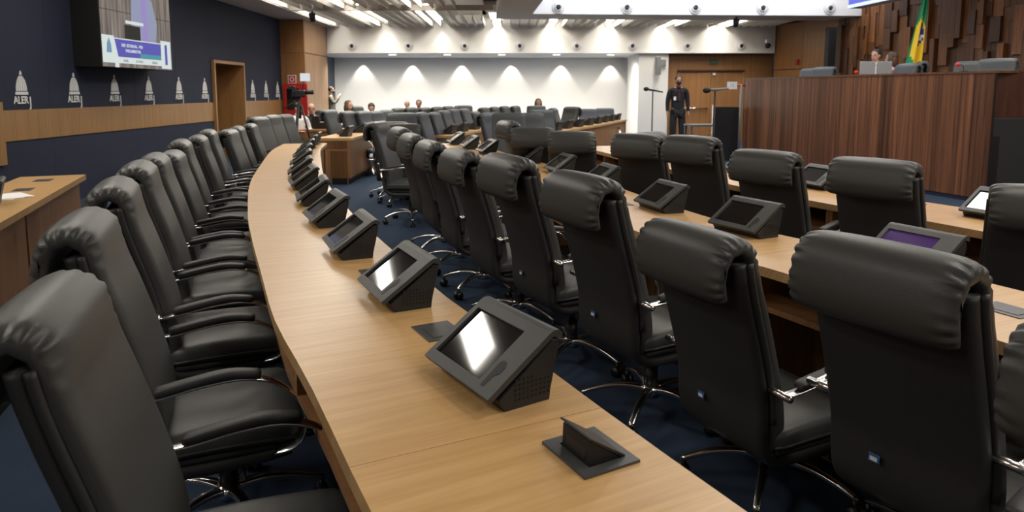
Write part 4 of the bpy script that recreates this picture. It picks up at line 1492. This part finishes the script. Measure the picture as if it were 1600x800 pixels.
# ================================================================== FAR WALL FITTINGS
X, Z = at_y(1027, 103, 20.6)
sp_ = thing('wall_loudspeaker', 'slim grey column loudspeaker on a bracket on the white pier', 'loudspeaker', (X, 20.5, Z), 0)
box('speaker_body', (0, -0.03, 0), (0.14, 0.12, 0.52), M['greyplastic'], sp_, 0.01)
box('speaker_grille', (0, -0.092, 0), (0.11, 0.008, 0.46), mat('grey_mesh', (0.16, 0.16, 0.16), 0.7), sp_)
box('bracket', (0.16, 0.06, 0.09), (0.18, 0.05, 0.18), M['greyplastic'], sp_, 0.01)
X, Z = at_y(1115, 97, 20.9)
ex = thing('exit_sign', 'faint green exit sign above the double door', 'sign', (X, 20.9, Z), 0)
box('sign_plate', (0, 0, 0), (0.26, 0.03, 0.13), mat('sign_green', (0.05, 0.10, 0.05), 0.4), ex)
tx = text_mesh('sign_print', 'SAIDA', 0.085, mat('sign_print_green', (0.12, 0.2, 0.12), 0.5), ex, 0.001)
tx.rotation_euler = (PI / 2, 0, 0)
tx.location = (0, -0.018, -0.03)
# PTZ camera on the fascia's right end
X, Z = at_y(1199, 68, 20.35)
pz = thing('dome_camera', 'white and black camera on the right end of the far fascia', 'camera', (X, 20.3, Z), 0)
box('camera_body', (0, 0, 0.06), (0.14, 0.14, 0.12), M['sign'], pz, 0.02)
bm = bmesh.new()
bmesh.ops.create_uvsphere(bm, u_segments=12, v_segments=8, radius=0.08)
for v_ in bm.verts:
    v_.co.z -= 0.06
from_bm('camera_dome', bm, M['black'], pz, True)
box('camera_bracket', (0.06, 0.1, 0.14), (0.05, 0.2, 0.05), M['sign'], pz)
# black ceiling cameras / spotlights
for px, py, Y, lb in ((488, 27, 16.3, 'black spotlight hanging from the slatted ceiling at the left'), (1150, 36, 17.6, 'black spotlight hanging under the white fascia above the guard')):
    X, Z = at_y(px, py, Y)
    t = thing('ceiling_spotlight', lb, 'spotlight', (X, Y, Z), 0)
    bm = bmesh.new()
    add_cyl(bm, (0, 0.05, -0.08), (0, -0.03, 0.08), 0.06, 0.08, 14)
    from_bm('lamp_head', bm, M['black'], t, True)
    tube('mount', [(0, 0, 0.05), (0, 0, 3.36 - Z)], 0.02, M['black'], t, 8)
# fire cabinet, sign and white light panel at the far left
X, Z = at_y(463, 155, 18.2)
fc = thing('fire_hose_cabinet', 'red fire hose cabinet with a dark glass front on the wood return', 'fire cabinet', (X, 18.18, Z), 0)
box('cabinet_body', (0, 0, -0.05), (0.62, 0.12, 0.92), M['red'], fc, 0.01)
box('cabinet_window', (-0.05, -0.063, 0.0), (0.34, 0.01, 0.55), M['glass'], fc)
X, Z = at_y(456, 124, 18.2)
fs = thing('fire_sign', 'square red and white fire hose sign above the red cabinet', 'sign', (X, 18.22, Z), 0)
box('sign_plate', (0, 0, 0), (0.22, 0.01, 0.22), M['sign'], fs)
box('sign_field', (0, -0.007, 0.0), (0.18, 0.006, 0.18), M['red'], fs)
bm = bmesh.new()
ring_o = [[Vector((r_ * math.cos(a), -0.012 - d_, r_ * math.sin(a))) for a in [2 * PI * k / 20 for k in range(20)]] for r_, d_ in ((0.06, 0), (0.06, 0.003), (0.038, 0.003), (0.038, 0))]
add_loft(bm, ring_o, cap=False, close_path=True)
from_bm('hose_symbol', bm, M['sign'], fs)

# microphone stands
def mic_stand(px, py, Y, lb, sgn, ln=0.34):
    X, Z = at_y(px, py, Y)
    t = thing('microphone_stand', lb, 'microphone stand', (X, Y, 0), 0, 'microphone stands')
    tube('pole', [(0, 0, 0.02), (0, 0, Z - 0.02)], 0.011, M['black'], t)
    bm = bmesh.new()
    add_cyl(bm, (0, 0, 0), (0, 0, 0.02), 0.15, 0.14, 24)
    from_bm('round_foot', bm, M['black'], t, True)
    tilt = -0.18 if sgn > 0 else 0.08
    bm = bmesh.new()
    add_cyl(bm, (-ln * 0.35, 0, Z - tilt * ln * 0.35 + 0.0), (ln * 0.65, 0, Z + tilt * ln * 0.65), 0.019, 0.013, 12)
    mic = from_bm('microphone', bm, M['greyplastic'] if sgn < 0 else M['black'], t, True)
    bm = bmesh.new()
    bmesh.ops.create_uvsphere(bm, u_segments=12, v_segments=10, radius=0.038)
    for v_ in bm.verts:
        v_.co = Vector((v_.co.x * 1.35 - ln * 0.42, v_.co.y, v_.co.z + Z - tilt * ln * 0.42))
    from_bm('windscreen', bm, M['black'], mic, True)
    return t
mic_stand(1020, 141, 12.5, 'tall black microphone stand before the white pier', 1, 0.28)
mic_stand(1117.5, 140, 8.9, 'black microphone stand with a silver ended microphone before the double door', -1, 0.26)

# ================================================================== PEOPLE
def skin_mesh(name, verts, edges, rads, voxel, extra=None, root=0):
    me = bpy.data.meshes.new(name)
    me.from_pydata([Vector(v) for v in verts], edges, [])
    o = bpy.data.objects.new(name, me)
    COL.objects.link(o)
    sk = o.modifiers.new('skin', 'SKIN')
    sk.use_smooth_shade = True
    for i, dv in enumerate(me.skin_vertices[0].data):
        r_ = rads[i]
        dv.radius = (r_[0], r_[1]) if isinstance(r_, tuple) else (r_, r_)
        dv.use_root = (i == root)
    sb = o.modifiers.new('sub', 'SUBSURF')
    sb.levels = 1
    sb.render_levels = 1
    dg = bpy.context.evaluated_depsgraph_get()
    m1 = bpy.data.meshes.new_from_object(o.evaluated_get(dg))
    bpy.data.objects.remove(o, do_unlink=True)
    bm = bmesh.new()
    bm.from_mesh(m1)
    if extra:
        extra(bm)
    m2 = bpy.data.meshes.new(name)
    bm.to_mesh(m2)
    bm.free()
    o = bpy.data.objects.new(name, m2)
    COL.objects.link(o)
    rm = o.modifiers.new('rm', 'REMESH')
    rm.mode = 'VOXEL'
    rm.voxel_size = voxel
    rm.use_smooth_shade = True
    smm = o.modifiers.new('sm', 'SMOOTH')
    smm.factor = 0.5
    smm.iterations = 2
    dg = bpy.context.evaluated_depsgraph_get()
    m3 = bpy.data.meshes.new_from_object(o.evaluated_get(dg))
    bpy.data.objects.remove(o, do_unlink=True)
    return m3

def ellipsoid(bm, c, r, seg=14):
    res = bmesh.ops.create_uvsphere(bm, u_segments=seg, v_segments=seg - 4, radius=1)
    for v_ in res['verts']:
        v_.co = Vector((v_.co.x * r[0] + c[0], v_.co.y * r[1] + c[1], v_.co.z * r[2] + c[2]))

def person(loc, ang, label, pose='stand', top='suit', bottom='suit', hair='hair', skin='skin', hairstyle='short', mask=False, scale=1.0, head_yaw=0.0, head_pitch=0.0, arms=None, vox=0.011, badge=False):
    """figure faces local +Y; feet (or seat) at the given place"""
    t = thing('person', label, 'person', loc, R(ang - 90))
    t.scale = (scale,) * 3
    if pose == 'stand':
        hip = 0.92
        legs = {1: [(0.095, 0, hip - 0.04), (0.11, 0.02, 0.49), (0.12, -0.01, 0.08), (0.13, 0.13, 0.035)],
                -1: [(-0.095, 0, hip - 0.04), (-0.11, 0.02, 0.49), (-0.12, -0.01, 0.08), (-0.13, 0.13, 0.035)]}
    else:
        hip = 0.55
        legs = {1: [(0.10, 0.02, hip - 0.02), (0.13, 0.42, 0.54), (0.13, 0.40, 0.09), (0.13, 0.53, 0.04)],
                -1: [(-0.10, 0.02, hip - 0.02), (-0.13, 0.42, 0.54), (-0.13, 0.40, 0.09), (-0.13, 0.53, 0.04)]}
    sh = hip + 0.50
    nk = hip + 0.56
    hd = hip + 0.70
    lean = 0.0 if pose == 'stand' else 0.04
    A = arms or ({s_: [(s_ * 0.19, lean, sh - 0.01), (s_ * 0.235, -0.03, sh - 0.29), (s_ * 0.245, 0.03, sh - 0.53)] for s_ in (1, -1)} if pose == 'stand' else
                 {s_: [(s_ * 0.19, lean, sh - 0.01), (s_ * 0.27, 0.06, sh - 0.27), (s_ * 0.14, 0.30, sh - 0.27)] for s_ in (1, -1)})
    V, Ed, Rd = [], [], []
    def add(p, r_, par=None):
        V.append(p)
        Rd.append(r_)
        if par is not None:
            Ed.append((par, len(V) - 1))
        return len(V) - 1
    pel = add((0, 0, hip), (0.13, 0.10))
    wst = add((0, lean * 0.4, hip + 0.18), (0.125, 0.095), pel)
    chs = add((0, lean * 0.8, hip + 0.37), (0.145, 0.105), wst)
    up = add((0, lean, sh - 0.01), (0.10, 0.08), chs)
    nkv = add((0, lean + 0.005, nk + 0.03), 0.052, up)
    hdv = add((0, lean + 0.015, hd - 0.04), 0.06, nkv)
    for s_ in (1, -1):
        k = add(legs[s_][0], 0.088, pel)
        k = add(legs[s_][1], 0.058, k)
        k = add(legs[s_][2], 0.040, k)
        add(legs[s_][3], 0.035, k)
        k = add(A[s_][0], 0.058, up)
        k = add(A[s_][1], 0.042, k)
        k = add(A[s_][2], 0.028, k)
        el, wr_ = Vector(A[s_][1]), Vector(A[s_][2])
        d = (wr_ - el).normalized()
        pm = wr_ + d * 0.07
        hv = add(tuple(pm), (0.030, 0.016), k)
        side = Vector((0, 1, 0)) if abs(d.z) > 0.6 else Vector((s_, 0, 0))
        side = (side - d * side.dot(d)).normalized()
        curl = d.cross(side) * s_
        for f in range(4):
            b0 = pm + side * (0.026 - 0.017 * f) + d * 0.02
            ln = (0.065, 0.075, 0.07, 0.055)[f]
            q = add(tuple(b0), 0.0095, hv)
            q = add(tuple(b0 + d * ln * 0.55 + curl * 0.006), 0.0085, q)
            add(tuple(b0 + d * ln * 0.9 + curl * 0.02), 0.007, q)
        th0 = pm + side * 0.03 - d * 0.035
        q = add(tuple(th0), 0.011, hv)
        add(tuple(th0 + side * 0.022 + d * 0.045), 0.0085, q)
    HC = Vector((0, lean + 0.02, hd + 0.01))
    HM = Matrix.Translation(HC) @ Euler((R(-head_pitch), 0, R(head_yaw))).to_matrix().to_4x4()
    def head(bm):
        tmp = bmesh.new()
        ellipsoid(tmp, (0, -0.005, 0.03), (0.076, 0.094, 0.092))
        ellipsoid(tmp, (0, 0.018, -0.035), (0.060, 0.068, 0.075))
        ellipsoid(tmp, (0, 0.098, -0.012), (0.014, 0.018, 0.024), 10)
        ellipsoid(tmp, (0, 0.083, -0.058), (0.026, 0.012, 0.010), 10)
        for s_ in (1, -1):
            ellipsoid(tmp, (s_ * 0.078, -0.005, -0.005), (0.012, 0.020, 0.032), 10)
        mm = bpy.data.meshes.new('h')
        tmp.transform(HM)
        tmp.to_mesh(mm)
        tmp.free()
        bm.from_mesh(mm)
    me = skin_mesh('body', V, Ed, Rd, vox, head)
    link('body', me, M[skin], t, True)
    # eyes
    for s_ in (1, -1):
        bm = bmesh.new()
        ellipsoid(bm, (s_ * 0.031, 0.083, 0.012), (0.013, 0.008, 0.007), 10)
        bm.transform(HM)
        from_bm('eye', bm, M['black'], t, True)
    # hair
    bm = bmesh.new()
    if hairstyle != 'bald':
        ellipsoid(bm, (0, -0.02, 0.048), (0.086, 0.098, 0.085), 16)
        for v_ in list(bm.verts):
            if v_.co.y > 0.045 and v_.co.z < 0.075:
                v_.co.y = 0.045
            if v_.co.z < -0.01 and v_.co.y > -0.02:
                v_.co.z = -0.01
        if hairstyle == 'long':
            ellipsoid(bm, (0, -0.055, -0.06), (0.098, 0.065, 0.15), 16)
            for s_ in (1, -1):
                ellipsoid(bm, (s_ * 0.082, 0.0, -0.05), (0.026, 0.05, 0.12), 10)
    else:
        for s_ in (1, -1):
            ellipsoid(bm, (s_ * 0.07, -0.03, 0.0), (0.014, 0.045, 0.03), 10)
        ellipsoid(bm, (0, -0.085, -0.01), (0.055, 0.02, 0.035), 10)
    bm.transform(HM)
    from_bm('hair', bm, M[hair], t, True)
    if mask:
        bm = bmesh.new()
        ellipsoid(bm, (0, 0.055, -0.045), (0.062, 0.058, 0.050), 14)
        bm.transform(HM)
        from_bm('face_mask', bm, M['black'], t, True)
    # upper garment
    V, Ed, Rd = [], [], []
    pel = add((0, 0, hip - (0.10 if pose == 'stand' else 0.0)), (0.175, 0.13))
    wst = add((0, lean * 0.4, hip + 0.16), (0.165, 0.125), pel)
    chs = add((0, lean * 0.8, hip + 0.36), (0.18, 0.13), wst)
    up = add((0, lean, sh - 0.015), (0.11, 0.095), chs)
    for s_ in (1, -1):
        k = add(A[s_][0], 0.075, up)
        k = add(A[s_][1], 0.058, k)
        w_ = Vector(A[s_][1]).lerp(Vector(A[s_][2]), 0.95)
        add(tuple(w_), 0.042, k)
    me = skin_mesh('jacket', V, Ed, Rd, vox)
    link('jacket', me, M[top], t, True)
    bm = bmesh.new()
    add_cyl(bm, (0, lean + 0.005, nk - 0.03), (0, lean + 0.01, nk + 0.035), 0.082, 0.062, 14)
    from_bm('collar', bm, M['maroon'] if badge else M[top], t, True)
    # trousers
    V, Ed, Rd = [], [], []
    pel = add((0, 0, hip - 0.01), (0.14, 0.11))
    for s_ in (1, -1):
        k = add(legs[s_][0], 0.105, pel)
        k = add(legs[s_][1], 0.088, k)
        add((legs[s_][2][0], legs[s_][2][1], legs[s_][2][2] + 0.02), 0.074, k)
    me = skin_mesh('trousers', V, Ed, Rd, vox)
    link('trousers', me, M[bottom], t, True)
    for s_ in (1, -1):
        f = legs[s_][3]
        box('shoe', (f[0], f[1] - 0.05, 0.045), (0.09, 0.26, 0.09), M['black'], t, 0.03, 3, smooth=True)
    if badge:
        box('shirt_front', (0, 0.128, sh - 0.13), (0.075, 0.02, 0.26), M['maroon'], t, 0.01)
        box('badge', (0.10, 0.142, sh - 0.20), (0.055, 0.006, 0.085), M['sign'], t)
    return t

X, _z = at_y(1058, 200, 17.6)
person((X, 17.6, 0), -92, 'guard in black suit, maroon shirt and black face mask standing before the double door', 'stand', mask=True, badge=True, scale=1.075, vox=0.009, skin='skin2')
X, _z = at_y(527, 150, 20.0)
person((X - 0.42, 20.9, 0), 10, 'person in olive shirt and black mask standing by the far white wall, left', 'stand', top='greycloth', mask=True, scale=0.93, skin='skin2', arms={1: [(0.19, 0, 1.41), (0.27, 0.12, 1.2), (0.12, 0.25, 1.42)], -1: [(-0.19, 0, 1.41), (-0.27, 0.12, 1.2), (-0.12, 0.25, 1.42)]})
def sit(px, pyh, Y, ang, lb, **kw):
    X, Z = at_y(px, pyh, Y)
    # seated crown height is about 1.36 m
    sc = kw.pop('scale', max(0.8, min(1.02, Z / 1.372)))
    fl = kw.pop('floor', 0.0)
    person((X, Y, fl), ang, lb, 'sit', scale=sc, vox=0.014, **kw)
sit(543.5, 157.5, 15.2, -55, 'woman with dark hair seated behind the far left chairs, face turned right', hair='hairbrown', hairstyle='long', top='suit', skin='skin', head_yaw=25)
sit(580, 162, 15.4, -75, 'person with short dark hair bending forward behind the far left chairs', top='suit', head_pitch=25)
sit(486, 162, 14.6, -70, 'bald man in dark clothes working at the laptop by the left wall', hairstyle='bald', top='suit', head_pitch=22)
sit(463, 161, 13.6, -40, 'person in a white shirt and dark cap hair beside the camera tripod', top='whitecloth', head_yaw=20)
sit(636, 157, 18.6, -80, 'bald man seated by the far wall, left of two', hairstyle='bald', top='suit')
sit(654.5, 156.5, 18.3, -85, 'man with short hair seated by the far wall, right of two', top='suit', hair='hairbrown', skin='skin2')
sit(841, 154.5, 18.4, -90, 'woman with long dark hair seated by the far wall in the centre', hair='hairbrown', hairstyle='long', top='greencloth', skin='skin')
sit(1372, 80, 13.0, -150, 'dark-haired man with glasses seated behind the podium monitors', floor=0.9, scale=0.985, top='whitecloth')
sit(1398, 87, 12.25, 130, 'brown-haired person in pale pink seated on the podium, seen from behind', floor=0.9, scale=0.92, hair='hairbrown', hairstyle='long', top='pinkcloth', head_yaw=10)

# person cut by the left edge: a hand and forearm with papers on the left desk
q = Vector((-3.84, 6.2)) + Vector(lq(1.35, 0.30))
pa = thing('paper_sheets', 'white paper sheets with a blue pen lying on the left desk', 'paper', (q.x, q.y, 0.75), 0.5)
for k in range(3):
    box('sheet', (0.03 * k, 0.02 * k, 0.001 + 0.0015 * k), (0.21, 0.297, 0.001), M['paper'], pa, mtx=Matrix.Rotation(0.2 * k, 4, 'Z'))
pen = tag(tube('pen', [(0, 0, 0), (0.10, 0.09, 0)], 0.005, M['bluepen']), 'blue pen lying beside the papers on the left desk', 'pen')
pen.location = (q.x - 0.27, q.y + 0.05, 0.756)

# camera tripod with broadcast camera
X, Z = at_y(467, 143, 12.6)
tp = thing('tripod_camera', 'black broadcast camera on a tripod with a white light panel, far left', 'camera', (X, 12.6, 0), 0)
for k in range(3):
    a = 2 * PI * k / 3 + 0.4
    tube('tripod_leg', [(0.03 * math.cos(a), 0.03 * math.sin(a), 1.25), (0.30 * math.cos(a), 0.30 * math.sin(a), 0.01)], 0.018, M['black'], tp)
tube('centre_column', [(0, 0, 1.0), (0, 0, 1.38)], 0.03, M['black'], tp)
box('camera_body', (0.02, 0, 1.45), (0.2, 0.12, 0.13), M['black'], tp, 0.02)
bm = bmesh.new()
add_cyl(bm, (0.10, 0, 1.47), (0.26, 0, 1.48), 0.035, 0.045, 14)
from_bm('lens', bm, M['black'], tp, True)
tube('pan_handle', [(0, 0, 1.36), (-0.25, -0.1, 1.18)], 0.012, M['black'], tp)
box('viewfinder', (-0.1, -0.08, 1.56), (0.12, 0.08, 0.06), M['black'], tp, 0.01)
box('light_panel', (0.12, 0.0, 1.745), (0.17, 0.04, 0.14), emis('light_panel_white', (0.85, 0.88, 0.92), 0.75), tp)
tube('light_arm', [(0.06, 0, 1.5), (0.1, 0, 1.69)], 0.01, M['black'], tp)

# press desk at the far left with laptop
fd = thing('press_desk', 'wooden press desk with laptop at the far left', 'desk', (-3.75, 13.7, 0), 0)
box('desktop', (-0.25, 0.0, 0.735), (1.8, 0.6, 0.04), M['oak_side'], fd)
box('front_panel', (-0.25, -0.26, 0.36), (1.74, 0.03, 0.71), M['oak_side'], fd)
for ax in (-1.1, 0.6):
    box('end_panel', (ax, 0.02, 0.36), (0.03, 0.5, 0.71), M['oak_side'], fd)
lp = thing('laptop', 'open black laptop seen from behind on the press desk', 'laptop', (-3.72, 13.65, 0.755), 0.12)
box('laptop_base', (0, 0.13, 0.01), (0.38, 0.26, 0.02), M['black'], lp, 0.004)
box('laptop_lid', (0, -0.02, 0.13), (0.38, 0.012, 0.25), M['black'], lp, 0.003, mtx=Matrix.Rotation(R(10), 4, 'X'))
box('lid_mark', (0.0, -0.03, 0.14), (0.07, 0.004, 0.02), M['sign'], lp)
